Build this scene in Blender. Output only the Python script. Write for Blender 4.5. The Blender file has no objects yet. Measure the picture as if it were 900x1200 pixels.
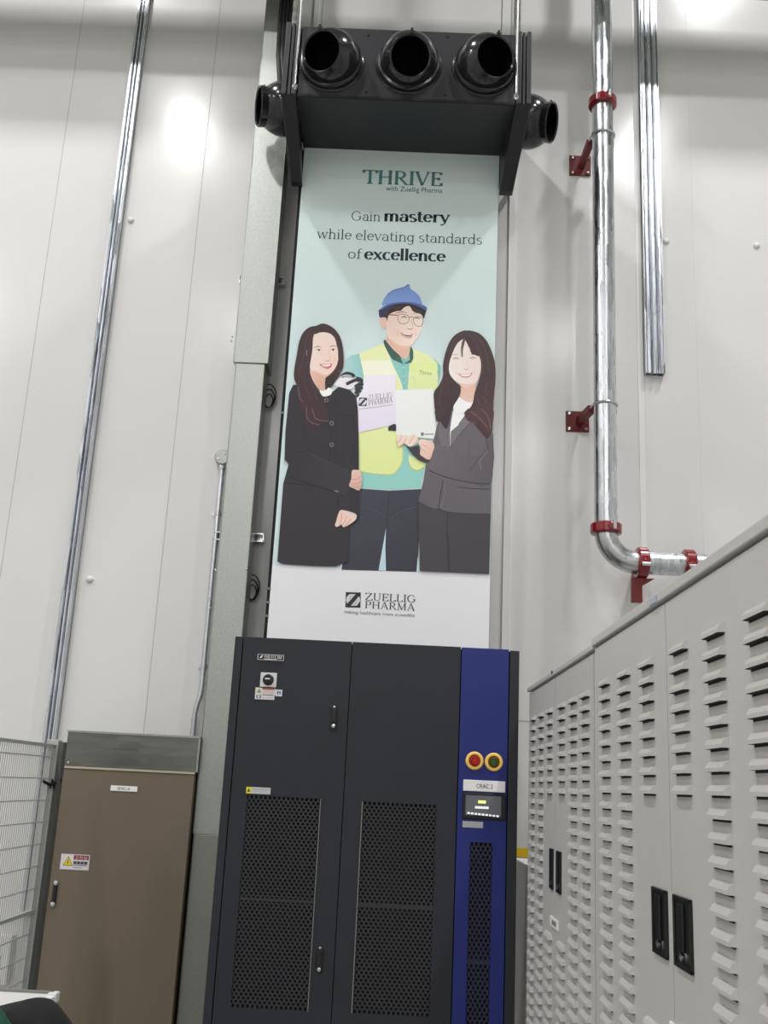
import bpy, math, random
from mathutils import Vector, Matrix
random.seed(7)
C = bpy.context.scene.collection
PI = math.pi

# ------------------------------------------------------------------ camera, light, exposure
F = 1204.0                      # focal length in pixels of the 900 x 1200 frame
EYE = Vector((0, 0, 1.5))
CX = Vector((0.99886601, 0.04619393, -0.01152457))      # world X in camera axes (right, down, forward)
CY = Vector((-0.00080237, 0.25836166, 0.96604793))
CZ = Vector((0.04760305, -0.96494320, 0.25810574))
def ray(px, py):
    c = Vector((px - 450, py - 600, F))
    return Vector((CX.dot(c), CY.dot(c), CZ.dot(c)))
def at(px, py, Y):              # the point of the plane y = Y
    r = ray(px, py); return EYE + r * (Y / r.y)
def atx(px, py, X):             # the point of the plane x = X
    r = ray(px, py); return EYE + r * (X / r.x)

cam = bpy.data.cameras.new('camera')
cam.sensor_fit = 'VERTICAL'; cam.sensor_height = 24.0; cam.lens = 24.0 * F / 1200.0
cam.clip_start = 0.05
co = bpy.data.objects.new('camera', cam); C.objects.link(co)
right = Vector((CX.x, CY.x, CZ.x)); up = -Vector((CX.y, CY.y, CZ.y)); back = -Vector((CX.z, CY.z, CZ.z))
m3 = Matrix((right, up, back)).transposed()
co.matrix_world = Matrix.Translation(EYE) @ m3.to_4x4()
S = bpy.context.scene
S.camera = co
S.view_settings.view_transform = 'Standard'; S.view_settings.look = 'None'
S.view_settings.gamma = 1.0; S.view_settings.use_curve_mapping = False
S.view_settings.exposure = 0.12
w = bpy.data.worlds.new('world'); S.world = w; w.use_nodes = True
w.node_tree.nodes['Background'].inputs[0].default_value = (1.0, 0.98, 0.95, 1)
w.node_tree.nodes['Background'].inputs[1].default_value = 0.25

# the lamps of the hall: rows of linear high-bay fittings under the ceiling (x, y, power); the far left pair is added to brighten the cabinets
LAMP_Z = 8.25
LAMPS = [(-2.45, 2.55, 128), (2.45, 2.55, 128), (-2.4, 0.0, 72), (2.4, 0.0, 72), (-2.45, -5.0, 60), (2.45, -5.0, 60),
         (-2.45, -10.0, 110), (2.45, -10.0, 110), (-2.45, -14.0, 170), (2.45, -14.0, 170), (-6.5, 0.6, 85), (-6.5, -4.0, 85)]
LIGHT_COL = (1.0, 0.992, 0.985)

# ------------------------------------------------------------------ materials
def lin(c):
    return tuple(((v / 255) / 12.92 if v / 255 <= 0.04045 else (((v / 255) + 0.055) / 1.055) ** 2.4) for v in c)
MATS = {}
def mat(name, rgb, rough=0.5, metal=0.0, spec=0.5, noise=0.0, nscale=8.0, bump=0.0, bscale=200.0, stretch=None, coat=0.0):
    if name in MATS: return MATS[name]
    m = bpy.data.materials.new(name); m.use_nodes = True
    nt = m.node_tree; b = nt.nodes['Principled BSDF']
    c = lin(rgb)
    b.inputs['Base Color'].default_value = (*c, 1)
    b.inputs['Roughness'].default_value = rough
    b.inputs['Metallic'].default_value = metal
    b.inputs['Specular IOR Level'].default_value = spec
    b.inputs['Coat Weight'].default_value = coat
    tc = nt.nodes.new('ShaderNodeTexCoord'); src = tc.outputs['Object']
    if stretch:
        mp = nt.nodes.new('ShaderNodeMapping'); mp.inputs['Scale'].default_value = stretch
        nt.links.new(src, mp.inputs['Vector']); src = mp.outputs['Vector']
    if noise:
        n = nt.nodes.new('ShaderNodeTexNoise'); n.inputs['Scale'].default_value = nscale; n.inputs['Detail'].default_value = 4
        nt.links.new(src, n.inputs['Vector'])
        r = nt.nodes.new('ShaderNodeValToRGB')
        r.color_ramp.elements[0].position = 0.3; r.color_ramp.elements[1].position = 0.7
        r.color_ramp.elements[0].color = (*[v * (1 - noise) for v in c], 1)
        r.color_ramp.elements[1].color = (*[min(1, v * (1 + noise)) for v in c], 1)
        nt.links.new(n.outputs['Fac'], r.inputs['Fac']); nt.links.new(r.outputs['Color'], b.inputs['Base Color'])
    if bump:
        n2 = nt.nodes.new('ShaderNodeTexNoise'); n2.inputs['Scale'].default_value = bscale
        nt.links.new(src, n2.inputs['Vector'])
        bp = nt.nodes.new('ShaderNodeBump'); bp.inputs['Strength'].default_value = bump; bp.inputs['Distance'].default_value = 0.002
        nt.links.new(n2.outputs['Fac'], bp.inputs['Height']); nt.links.new(bp.outputs['Normal'], b.inputs['Normal'])
    MATS[name] = m; return m

def galvanised(name, rgb, rough, spangle=60.0, stretch=(1, 1, 1), amount=0.22):
    m = bpy.data.materials.new(name); m.use_nodes = True
    nt = m.node_tree; b = nt.nodes['Principled BSDF']
    b.inputs['Metallic'].default_value = 1.0
    tc = nt.nodes.new('ShaderNodeTexCoord'); mp = nt.nodes.new('ShaderNodeMapping'); mp.inputs['Scale'].default_value = stretch
    nt.links.new(tc.outputs['Object'], mp.inputs['Vector'])
    v = nt.nodes.new('ShaderNodeTexVoronoi'); v.inputs['Scale'].default_value = spangle
    nt.links.new(mp.outputs['Vector'], v.inputs['Vector'])
    r = nt.nodes.new('ShaderNodeValToRGB'); c = lin(rgb)
    r.color_ramp.elements[0].color = (*[x * (1 - amount) for x in c], 1)
    r.color_ramp.elements[1].color = (*[min(1, x * (1 + amount)) for x in c], 1)
    nt.links.new(v.outputs['Color'], r.inputs['Fac']); nt.links.new(r.outputs['Color'], b.inputs['Base Color'])
    rr = nt.nodes.new('ShaderNodeMapRange'); rr.inputs['To Min'].default_value = rough - 0.07; rr.inputs['To Max'].default_value = rough + 0.09
    nt.links.new(v.outputs['Color'], rr.inputs['Value']); nt.links.new(rr.outputs['Result'], b.inputs['Roughness'])
    MATS[name] = m; return m

def emit(name, rgb, strength):
    m = bpy.data.materials.new(name); m.use_nodes = True
    b = m.node_tree.nodes['Principled BSDF']
    b.inputs['Base Color'].default_value = (*lin(rgb), 1)
    b.inputs['Emission Color'].default_value = (*lin(rgb), 1); b.inputs['Emission Strength'].default_value = strength
    MATS[name] = m; return m

def print_mat(name, rough=0.42):                       # printed ink: the colour of each printed shape is stored on its face corners
    m = bpy.data.materials.new(name); m.use_nodes = True
    nt = m.node_tree; b = nt.nodes['Principled BSDF']
    a = nt.nodes.new('ShaderNodeVertexColor'); a.layer_name = 'ink'
    nt.links.new(a.outputs['Color'], b.inputs['Base Color'])
    b.inputs['Roughness'].default_value = rough; b.inputs['Specular IOR Level'].default_value = 0.35
    MATS[name] = m; return m

WALL = mat('white_wall_panel', (225, 224, 222), 0.17, spec=0.38, noise=0.015, nscale=1.5)
SEAM = mat('panel_joint', (178, 176, 172), 0.6)
SEAML = mat('faint_panel_joint', (212, 211, 208), 0.5)
TRIMW = mat('white_cover_strip', (236, 236, 234), 0.35)
FLOORM = mat('grey_epoxy_floor', (172, 173, 171), 0.35, noise=0.03, nscale=3)
CEILM = mat('grey_ceiling', (150, 150, 146), 0.8)
GALV = galvanised('galvanised_sheet', (168, 172, 167), 0.36, 170.0, amount=0.10)
GALVD = galvanised('dull_galvanised_sheet', (146, 148, 140), 0.42, 170.0, amount=0.09)
PIPEM = galvanised('galvanised_pipe', (206, 210, 214), 0.27, 70.0, (1, 1, 0.18), 0.22)
STRUT = galvanised('zinc_strut', (214, 218, 224), 0.25, 60.0, (1, 1, 0.1), 0.18)
CHROME = mat('bright_zinc_rod', (214, 214, 216), 0.2, metal=1.0)
CRAC = mat('charcoal_powder_coat', (45, 47, 53), 0.5, spec=0.3, noise=0.04, nscale=3, bump=0.15, bscale=500)
CRACD = mat('charcoal_door_gap', (16, 16, 18), 0.8)
GRILL = mat('charcoal_vent_sheet', (46, 47, 51), 0.5)
HOLE = mat('black_vent_hole', (20, 20, 22), 0.9)
BLUE = mat('navy_blue_panel', (20, 36, 116), 0.42, spec=0.45, bump=0.1, bscale=500)
BLACKP = mat('black_plastic', (16, 16, 18), 0.35)
BOXM = mat('black_painted_steel', (31, 31, 36), 0.42, spec=0.5, noise=0.03)
BALL = mat('glossy_black_plastic', (34, 34, 38), 0.16, spec=0.6)
INSIDE = mat('nozzle_bore', (3, 3, 3), 0.95, spec=0.1)
FOAM = mat('black_insulation_foam', (20, 20, 22), 0.85, bump=0.4, bscale=90)
REDC = mat('red_enamel', (128, 16, 25), 0.2, spec=0.6, coat=0.4)
REDB = mat('red_primer', (104, 26, 26), 0.55)
BEIGE = mat('beige_grey_enamel', (115, 104, 88), 0.38, spec=0.45, noise=0.025, nscale=4, bump=0.12, bscale=300)
BEIGED = mat('beige_gap', (30, 28, 24), 0.8)
LOUV = mat('light_grey_enamel', (200, 198, 195), 0.45, spec=0.4, noise=0.015, nscale=2)
SLOT = mat('louvre_slot', (28, 28, 28), 0.8)
WHITEP = mat('white_plastic', (226, 226, 224), 0.4)
LABELM = mat('white_label', (246, 246, 246), 0.45)
SILVER = mat('silver_label', (178, 178, 182), 0.35)
YELLOW = mat('yellow_tape', (246, 206, 24), 0.5)
DUCTM = galvanised('dark_steel_sheet', (120, 122, 117), 0.34, 60.0, (0.15, 1, 1), 0.12)
FENCE = mat('grey_fence_paint', (176, 178, 174), 0.5)
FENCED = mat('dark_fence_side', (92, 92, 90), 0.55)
GREY = mat('mid_grey_enamel', (128, 126, 120), 0.5)
CABLE = mat('black_cable', (18, 18, 20), 0.5)
RINGY = mat('yellow_ring', (255, 208, 104), 0.4)
REDL = mat('red_button', (196, 30, 36), 0.25)
GREENL = mat('green_button', (60, 92, 36), 0.3)
CLOTH = mat('black_jacket_cloth', (13, 13, 16), 0.9, bump=0.5, bscale=60)
GREENC = mat('green_jacket_cloth', (22, 78, 60), 0.85, bump=0.4, bscale=60)
SCREEN = emit('display_glass', (96, 98, 104), 0.12)
PIXY = emit('display_yellow', (226, 240, 120), 0.9)
PIXW = emit('display_white', (226, 228, 230), 0.6)
INK = print_mat('banner_ink')
STICK = print_mat('sticker_ink', 0.4)

# ------------------------------------------------------------------ mesh builder
class MB:
    def __init__(s): s.v = []; s.f = []; s.m = []; s.c = []; s.sm = []
    def face(s, idx, mi=0, col=None, smooth=False):
        s.f.append(tuple(idx)); s.m.append(mi); s.c.append(col); s.sm.append(smooth)
    def add(s, pts, mi=0, col=None, smooth=False):
        b = len(s.v); s.v += [tuple(p) for p in pts]; s.face(range(b, b + len(pts)), mi, col, smooth)
    def box(s, x0, x1, y0, y1, z0, z1, mi=0, col=None):
        b = len(s.v)
        s.v += [(x, y, z) for z in (z0, z1) for y in (y0, y1) for x in (x0, x1)]
        for q in ((0, 2, 3, 1), (4, 5, 7, 6), (0, 1, 5, 4), (1, 3, 7, 5), (3, 2, 6, 7), (2, 0, 4, 6)):
            s.face([b + i for i in q], mi, col)
        return s
    def hexa(s, p, mi=0):       # eight points: bottom ring of four then top ring of four
        b = len(s.v); s.v += [tuple(q) for q in p]
        for q in ((0, 3, 2, 1), (4, 5, 6, 7), (0, 1, 5, 4), (1, 2, 6, 5), (2, 3, 7, 6), (3, 0, 4, 7)):
            s.face([b + i for i in q], mi)
        return s
    def prism(s, a, bb, mi=0, smooth=False):   # two matching outlines, capped
        n = len(a); b = len(s.v); s.v += [tuple(p) for p in a] + [tuple(p) for p in bb]
        s.face([b + i for i in reversed(range(n))], mi); s.face([b + n + i for i in range(n)], mi)
        for i in range(n):
            j = (i + 1) % n; s.face((b + i, b + j, b + n + j, b + n + i), mi, None, smooth)
        return s
    def tube(s, path, r, n=14, mi=0, caps=True, closed=False):
        path = [Vector(p) for p in path]; rs = r if isinstance(r, (list, tuple)) else [r] * len(path)
        b = len(s.v); k = len(path); prev = None
        for i, p in enumerate(path):
            if closed: t = path[(i + 1) % k] - path[i - 1]
            else: t = path[min(i + 1, k - 1)] - path[max(i - 1, 0)]
            t.normalize()
            if prev is None:
                a = Vector((0, 0, 1)) if abs(t.z) < 0.9 else Vector((1, 0, 0)); u = t.cross(a).normalized()
            else: u = (prev - t * prev.dot(t)).normalized()
            prev = u; vv = t.cross(u)
            for q in range(n):
                an = 2 * PI * q / n; s.v.append(tuple(p + (u * math.cos(an) + vv * math.sin(an)) * rs[i]))
        for i in range(k if closed else k - 1):
            i2 = (i + 1) % k
            for q in range(n):
                q2 = (q + 1) % n; s.face((b + i * n + q, b + i * n + q2, b + i2 * n + q2, b + i2 * n + q), mi, None, True)
        if caps and not closed:
            s.face([b + q for q in reversed(range(n))], mi); s.face([b + (k - 1) * n + q for q in range(n)], mi)
        return s
    def lathe(s, o, d, prof, n=32, mi=0, capa=False, capb=False):  # prof: (radius, height along d)
        o = Vector(o); d = Vector(d).normalized()
        a = Vector((0, 0, 1)) if abs(d.z) < 0.9 else Vector((1, 0, 0))
        u = d.cross(a).normalized(); vv = d.cross(u); b = len(s.v)
        for r, h in prof:
            for q in range(n):
                an = 2 * PI * q / n; s.v.append(tuple(o + d * h + (u * math.cos(an) + vv * math.sin(an)) * r))
        for i in range(len(prof) - 1):
            for q in range(n):
                q2 = (q + 1) % n; s.face((b + i * n + q, b + i * n + q2, b + (i + 1) * n + q2, b + (i + 1) * n + q), mi, None, True)
        if capa: s.face([b + q for q in reversed(range(n))], mi)
        if capb: s.face([b + (len(prof) - 1) * n + q for q in range(n)], mi)
        return s
    def build(s, name, mats, parent=None, bevel=0.0, angle=35, gain=1.0):
        if not isinstance(mats, (list, tuple)): mats = [mats]
        if parent is not None: org = WL[parent.name]
        else:
            xs, ys, zs = zip(*s.v); org = Vector(((min(xs) + max(xs)) / 2, (min(ys) + max(ys)) / 2, min(zs)))
        me = bpy.data.meshes.new(name)
        me.from_pydata([(x - org.x, y - org.y, z - org.z) for x, y, z in s.v], [], s.f)
        for m in mats: me.materials.append(m)
        for p, mi in zip(me.polygons, s.m): p.material_index = mi
        if any(c is not None for c in s.c):
            at_ = me.color_attributes.new('ink', 'FLOAT_COLOR', 'CORNER')
            for p in me.polygons:
                c = s.c[p.index] or (255, 255, 255)
                for k, li in enumerate(p.loop_indices):
                    cc = c[k] if isinstance(c[0], (tuple, list)) else c
                    at_.data[li].color = (*lin([min(250.0, v * gain) for v in cc]), 1)
        if any(s.sm):
            for p, q in zip(me.polygons, s.sm): p.use_smooth = True
            me.set_sharp_from_angle(angle=math.radians(angle))
        me.update()
        o = bpy.data.objects.new(name, me); C.objects.link(o)
        if parent is not None: o.parent = parent; WL[o.name] = org
        else: o.location = org; WL[o.name] = org
        if bevel:
            bv = o.modifiers.new('bevel', 'BEVEL'); bv.width = bevel; bv.segments = 2; bv.limit_method = 'ANGLE'
        return o
WL = {}
def thing(name, label, cat, loc, group=None):
    o = bpy.data.objects.new(name, None); C.objects.link(o); o.empty_display_size = 0.05
    o.location = loc; WL[o.name] = Vector(loc); o['label'] = label; o['category'] = cat
    if group: o['group'] = group
    return o
def tag(o, label, cat, group=None, kind=None):
    o['label'] = label; o['category'] = cat
    if group: o['group'] = group
    if kind: o['kind'] = kind
    return o
def struct(o): o['kind'] = 'structure'; return o
def lab(o, label): o['label'] = label; return o
def dup(root, loc, label=None, group=None):
    r = root.copy(); C.objects.link(r); r.location = loc
    if label: r['label'] = label
    if group: r['group'] = group
    for ch in list(root.children):
        c = ch.copy(); C.objects.link(c); c.parent = r
        for g in ch.children:
            d = g.copy(); C.objects.link(d); d.parent = c
    return r

# ------------------------------------------------------------------ flat print helpers
def spline(pts, k=5, closed=True):
    n = len(pts); out = []
    rng = range(n) if closed else range(n - 1)
    for i in rng:
        if closed: p0, p1, p2, p3 = pts[i - 1], pts[i], pts[(i + 1) % n], pts[(i + 2) % n]
        else: p0, p1, p2, p3 = pts[max(i - 1, 0)], pts[i], pts[i + 1], pts[min(i + 2, n - 1)]
        for j in range(k):
            t = j / k; q = []
            for a in (0, 1):
                q.append(0.5 * (2 * p1[a] + (p2[a] - p0[a]) * t + (2 * p0[a] - 5 * p1[a] + 4 * p2[a] - p3[a]) * t * t
                                + (3 * p1[a] - p0[a] - 3 * p2[a] + p3[a]) * t ** 3))
            out.append(tuple(q))
    if not closed: out.append(pts[-1])
    return out
class Print:                     # ink laid on the plane y = Y, each shape a hair in front of the one before
    def __init__(s, Y, base=0.0008, step=0.00003):
        s.mb = MB(); s.Y = Y; s.off = base; s.step = step; s.t = (1, 0, 0)
    def crop(s, scale, ox, oy): s.t = (scale, ox, oy); return s
    def px(s, p): return (s.t[1] + p[0] / s.t[0], s.t[2] + p[1] / s.t[0])
    def w(s, p):
        x, y = s.px(p); q = at(x, y, s.Y); return (q.x, s.Y - s.off, q.z)
    def wm(s, x, z): return (x, s.Y - s.off, z)
    def nxt(s): s.off += s.step
    def tri(s, pts3, col):
        from mathutils.geometry import tessellate_polygon
        b = len(s.mb.v); s.mb.v += pts3
        for t in tessellate_polygon([[Vector((p[0], p[2], 0)) for p in pts3]]):
            a, bb, c = (pts3[i] for i in t)
            area = (bb[0] - a[0]) * (c[2] - a[2]) - (c[0] - a[0]) * (bb[2] - a[2])
            t = t if area > 0 else tuple(reversed(t))
            cc = col if not isinstance(col[0], (tuple, list)) else tuple(col[i] for i in t)
            s.mb.face([b + i for i in t], 0, cc)
    def poly(s, pts, col, smooth=0, grad=None):
        pp = spline(pts, smooth) if smooth else pts
        if grad:                  # printed tone running from col at one point of the artwork to another colour
            (ax, ay), (bx, by), c2 = grad; L = (bx - ax) ** 2 + (by - ay) ** 2; cols = []
            for p in pp:
                t = max(0, min(1, ((p[0] - ax) * (bx - ax) + (p[1] - ay) * (by - ay)) / L))
                cols.append(tuple(col[i] * (1 - t) + c2[i] * t for i in range(3)))
            col = cols
        s.tri([s.w(p) for p in pp], col); s.nxt()
    def ell(s, cx, cy, rx, ry, col, rot=0, n=18):
        ca, sa = math.cos(math.radians(rot)), math.sin(math.radians(rot))
        s.poly([(cx + rx * math.cos(2 * PI * i / n) * ca - ry * math.sin(2 * PI * i / n) * sa,
                 cy + rx * math.cos(2 * PI * i / n) * sa + ry * math.sin(2 * PI * i / n) * ca) for i in range(n)], col)
    def line(s, pts, wd, col, smooth=4, taper=False):
        pp = spline(pts, smooth, False) if smooth and len(pts) > 2 else pts
        L, R = [], []; n = len(pp)
        for i, p in enumerate(pp):
            a, b = pp[max(i - 1, 0)], pp[min(i + 1, n - 1)]
            dx, dy = b[0] - a[0], b[1] - a[1]; l = math.hypot(dx, dy) or 1
            h = wd / 2 * (math.sin(PI * (i + 0.6) / (n + 0.2)) if taper else 1)
            L.append((p[0] - dy / l * h, p[1] + dx / l * h)); R.append((p[0] + dy / l * h, p[1] - dx / l * h))
        b = len(s.mb.v); s.mb.v += [s.w(p) for p in L] + [s.w(p) for p in R]
        for i in range(n - 1): s.mb.face((b + i, b + i + 1, b + n + i + 1, b + n + i), 0, col)
        s.nxt()

# serif lettering drawn with a broad pen: strokes in units of the cap height
def arc(cx, cy, rx, ry, a0, a1, n=10):
    return [(cx + rx * math.cos(math.radians(a0 + (a1 - a0) * i / n)), cy + ry * math.sin(math.radians(a0 + (a1 - a0) * i / n))) for i in range(n + 1)]
X = 0.68
def sf(x, y, l=0.13): return [(x - l, y), (x + l, y)]
GL = {
 ' ': (0.30, []),
 'T': (0.90, [[(0.03, 0.97), (0.87, 0.97)], [(0.05, 1), (0.05, 0.78)], [(0.85, 1), (0.85, 0.78)], [(0.45, 0), (0.45, 1)], sf(0.45, 0.02, .18)]),
 'H': (1.0, [[(0.2, 0), (0.2, 1)], [(0.8, 0), (0.8, 1)], [(0.2, 0.52), (0.8, 0.52)], sf(.2, .02), sf(.2, .98), sf(.8, .02), sf(.8, .98)]),
 'R': (0.92, [[(0.2, 0), (0.2, 1)], [(0.2, .97), (.45, .97)] + arc(.45, .74, .23, .23, 90, -90) + [(.2, .51)], [(.42, .5), (.8, .02)], sf(.2, .02), [(.08, .98), (.2, .98)], [(.74, .02), (.95, .02)]]),
 'I': (0.42, [[(.21, 0), (.21, 1)], sf(.21, .02, .15), sf(.21, .98, .15)]),
 'V': (0.92, [[(.1, 1), (.46, .0)], [(.46, 0), (.82, 1), 0.5], sf(.12, .98, .13), sf(.8, .98, .12)]),
 'E': (0.80, [[(.2, 0), (.2, 1)], [(.08, .97), (.68, .97)], [(.2, .52), (.55, .52)], [(.08, .03), (.72, .03)], [(.67, 1), (.67, .8)], [(.71, 0), (.71, .22)], [(.54, .62), (.54, .42)]]),
 'Z': (0.86, [[(.1, .97), (.76, .97)], [(.74, .97), (.1, .03)], [(.1, .03), (.8, .03)], [(.1, 1), (.1, .8)], [(.79, 0), (.79, .2)]]),
 'U': (0.95, [[(.2, 1), (.2, .3)] + arc(.48, .3, .28, .28, 180, 270, 6), arc(.48, .3, .28, .28, 270, 360, 6) + [(.76, 1), .55], sf(.2, .98), sf(.76, .98, .11)]),
 'L': (0.76, [[(.2, 0), (.2, 1)], [(.08, .03), (.7, .03)], [(.69, 0), (.69, .22)], sf(.2, .98)]),
 'G': (1.0, [arc(.5, .5, .4, .48, 50, 320, 16), [(.82, .1), (.82, .42)], [(.65, .43), (.94, .43)], [(.78, .88), (.78, .68), .4]]),
 'P': (0.82, [[(.2, 0), (.2, 1)], [(.08, .97), (.45, .97)] + arc(.45, .73, .25, .24, 90, -90) + [(.2, .49)], sf(.2, .02)]),
 'A': (0.96, [[(.46, 1), (.14, 0), .5], [(.46, 1), (.82, 0)], [(.24, .33), (.68, .33)], sf(.14, .02, .11), sf(.82, .02, .12)]),
 'M': (1.16, [[(.2, 0), (.22, 1), .5], [(.2, 1), (.58, .03)], [(.58, .03), (.94, 1), .5], [(.95, 0), (.95, 1)], sf(.2, .02, .11), sf(.95, .02, .12), [(.08, .98), (.24, .98)], [(.92, .98), (1.08, .98)]]),
 'a': (0.62, [arc(.3, .47, .19, .19, 165, 0, 8) + [(.49, .0)], arc(.29, .2, .2, .19, 80, 400, 14), [(.49, .03), (.6, .03)]]),
 'c': (0.58, [arc(.34, .34, .25, .33, 50, 315, 14)]),
 'd': (0.68, [arc(.3, .34, .23, .33, 40, 330, 14), [(.52, 0), (.52, 1.05)], [(.42, 1.03), (.52, 1.03)], [(.52, .02), (.63, .02)]]),
 'e': (0.61, [[(.1, .38), (.53, .38)] + arc(.32, .35, .23, .32, 5, 320, 16)]),
 'f': (0.42, [[(.2, 0), (.2, .8)] + arc(.37, .82, .17, .21, 180, 60, 6), [(.05, X - .02), (.38, X - .02)], sf(.2, .02)]),
 'g': (0.66, [arc(.3, .35, .22, .31, 35, 330, 14), [(.51, X), (.51, -.08)] + arc(.3, -.08, .21, .2, 0, -150, 8), [(.51, .66), (.62, .66)]]),
 'h': (0.70, [[(.16, 0), (.16, 1.05)], arc(.35, .45, .19, .22, 180, 0, 9) + [(.54, 0)], sf(.16, .02, .11), sf(.54, .02, .11), [(.05, 1.03), (.16, 1.03)]]),
 'i': (0.32, [[(.16, 0), (.16, X)], sf(.16, .02, .12), [(.05, .66), (.16, .66)], [(.16, .86), (.16, .97)]]),
 'l': (0.32, [[(.16, 0), (.16, 1.05)], sf(.16, .02, .12), [(.05, 1.03), (.16, 1.03)]]),
 'm': (1.04, [[(.16, 0), (.16, X)], arc(.34, .45, .18, .22, 180, 0, 9) + [(.52, 0)], arc(.70, .45, .18, .22, 180, 0, 9) + [(.88, 0)], sf(.16, .02, .1), sf(.52, .02, .1), sf(.88, .02, .1), [(.05, .66), (.16, .66)]]),
 'n': (0.70, [[(.16, 0), (.16, X)], arc(.35, .45, .19, .22, 180, 0, 9) + [(.54, 0)], sf(.16, .02, .11), sf(.54, .02, .11), [(.05, .66), (.16, .66)]]),
 'o': (0.66, [arc(.33, .34, .25, .33, 0, 360, 20)]),
 'r': (0.50, [[(.16, 0), (.16, X)], arc(.36, .44, .2, .22, 180, 60, 7), sf(.16, .02, .12), [(.05, .66), (.16, .66)], [(.42, .58), (.46, .66)]]),
 's': (0.52, [arc(.27, .5, .17, .165, 40, 250, 9) + arc(.27, .17, .18, .17, 80, -150, 10)]),
 't': (0.42, [[(.18, .9), (.18, .18)] + arc(.31, .17, .13, .16, 180, 320, 6), [(.04, X - .02), (.38, X - .02)]]),
 'v': (0.62, [[(.08, X), (.31, .0)], [(.31, 0), (.55, X), .5], sf(.08, .66, .09), sf(.54, .66, .09)]),
 'w': (0.92, [[(.08, X), (.28, .0)], [(.28, 0), (.46, X), .5], [(.46, X), (.64, 0)], [(.64, 0), (.84, X), .5], sf(.09, .66, .09), sf(.84, .66, .09)]),
 'x': (0.64, [[(.1, X), (.54, 0)], [(.54, X), (.1, 0), .5], sf(.1, .66, .09), sf(.54, .66, .09), sf(.1, .02, .09), sf(.54, .02, .09)]),
 'y': (0.64, [[(.08, X), (.33, .04)], [(.57, X), (.3, -.12), (.14, -.26), .5], [(.14, -.26), (.06, -.2)], sf(.08, .66, .1), sf(.56, .66, .09)]),
}
def serif(pr, text, pl, prt, cap, stem, hair, col):
    """letters between two baseline ends (in the crop's units) with the cap height in the same units"""
    a = pr.w(pl); b = pr.w(prt); c = pr.w((pl[0], pl[1] - cap)); total = sum(GL[ch][0] for ch in text)
    ux = (b[0] - a[0]) / total; uz = (b[2] - a[2]) / total; hz = c[2] - a[2]; x0 = 0
    for ch in text:
        adv, strokes = GL[ch]
        for st in strokes:
            k = 1.0
            if not isinstance(st[-1], tuple): k = st[-1]; st = st[:-1]
            n = len(st); L, R = [], []
            for i, p in enumerate(st):
                q0, q1 = st[max(i - 1, 0)], st[min(i + 1, n - 1)]
                dx, dy = q1[0] - q0[0], q1[1] - q0[1]; l = math.hypot(dx, dy) or 1; nx, ny = -dy / l, dx / l
                h = 0.5 * math.sqrt((stem * k * nx) ** 2 + (hair * ny) ** 2)
                L.append((p[0] + nx * h, p[1] + ny * h)); R.append((p[0] - nx * h, p[1] - ny * h))
            bidx = len(pr.mb.v)
            pr.mb.v += [pr.wm(a[0] + ux * (x0 + p[0]), a[2] + uz * (x0 + p[0]) + hz * p[1]) for p in L + R]
            for i in range(n - 1): pr.mb.face((bidx + n + i, bidx + n + i + 1, bidx + i + 1, bidx + i), 0, col)
        x0 += adv
    pr.nxt()
def font_shape(text):
    cu = bpy.data.curves.new('lettering', 'FONT'); cu.body = text; cu.resolution_u = 3
    ob = bpy.data.objects.new('lettering', cu); C.objects.link(ob)
    dg = bpy.context.evaluated_depsgraph_get(); dg.update()
    me = bpy.data.meshes.new_from_object(ob.evaluated_get(dg))
    v = [tuple(p.co) for p in me.vertices]; f = [tuple(p.vertices) for p in me.polygons]
    bpy.data.objects.remove(ob); bpy.data.curves.remove(cu); bpy.data.meshes.remove(me)
    return v, f
def sans(pr, text, pl, prt, height, col):
    v, f = font_shape(text)
    if not f: return
    x0 = min(p[0] for p in v); x1 = max(p[0] for p in v); z1 = max(p[1] for p in v)
    a = pr.w(pl); b = pr.w(prt); c = pr.w((pl[0], pl[1] - height)); b0 = len(pr.mb.v)
    for p in v:
        t = (p[0] - x0) / (x1 - x0); q = p[1] / z1
        pr.mb.v.append(pr.wm(a[0] + (b[0] - a[0]) * t, a[2] + (b[2] - a[2]) * t + (c[2] - a[2]) * q))
    for q in f: pr.mb.face([b0 + i for i in q], 0, col)
    pr.nxt()

# ------------------------------------------------------------------ the setting
W = 4.80                          # back wall
def shell(name, x0, x1, y0, y1, z0, z1, m): return struct(MB().box(x0, x1, y0, y1, z0, z1).build(name, m))
HX0, HX1, HY0, HZ = -7.0, 7.0, -16.0, 8.9
shell('floor', HX0, HX1, HY0, W, -0.1, 0, FLOORM)
shell('wall_back', HX0, HX1, W, W + 0.15, 0, HZ, WALL)
shell('wall_left', HX0 - 0.15, HX0, HY0, W, 0, HZ, WALL)
shell('wall_right', HX1, HX1 + 0.15, HY0, W, 0, HZ, WALL)
shell('wall_front', HX0, HX1, HY0 - 0.15, HY0, 0, HZ, WALL)
shell('ceiling', HX0, HX1, HY0, W, HZ, HZ + 0.1, CEILM)
n_ = 0
def trim(x0, x1, z0, z1, d, m):
    global n_; n_ += 1
    return struct(MB().box(x0, x1, W - d, W + 0.002, z0, z1).build('trim_%d' % n_, m))
for px, py in ((70, 200), (238, 200)):                      # joints of the wall panels on the left
    x = at(px, py, W).x; trim(x - 0.0015, x + 0.0015, 0, HZ - 0.01, 0.0006, SEAM)
x = at(808, 150, W).x; trim(x - 0.001, x + 0.001, 0, HZ - 0.01, 0.0006, SEAML)
xa, xb = at(747, 400, W).x, at(753.5, 400, W).x
trim(xa, xb, 0, HZ - 0.01, 0.003, TRIMW)                    # white cover strip behind the sprinkler pipe
xa, xb = at(592, 500, W).x, at(600, 500, W).x
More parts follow.
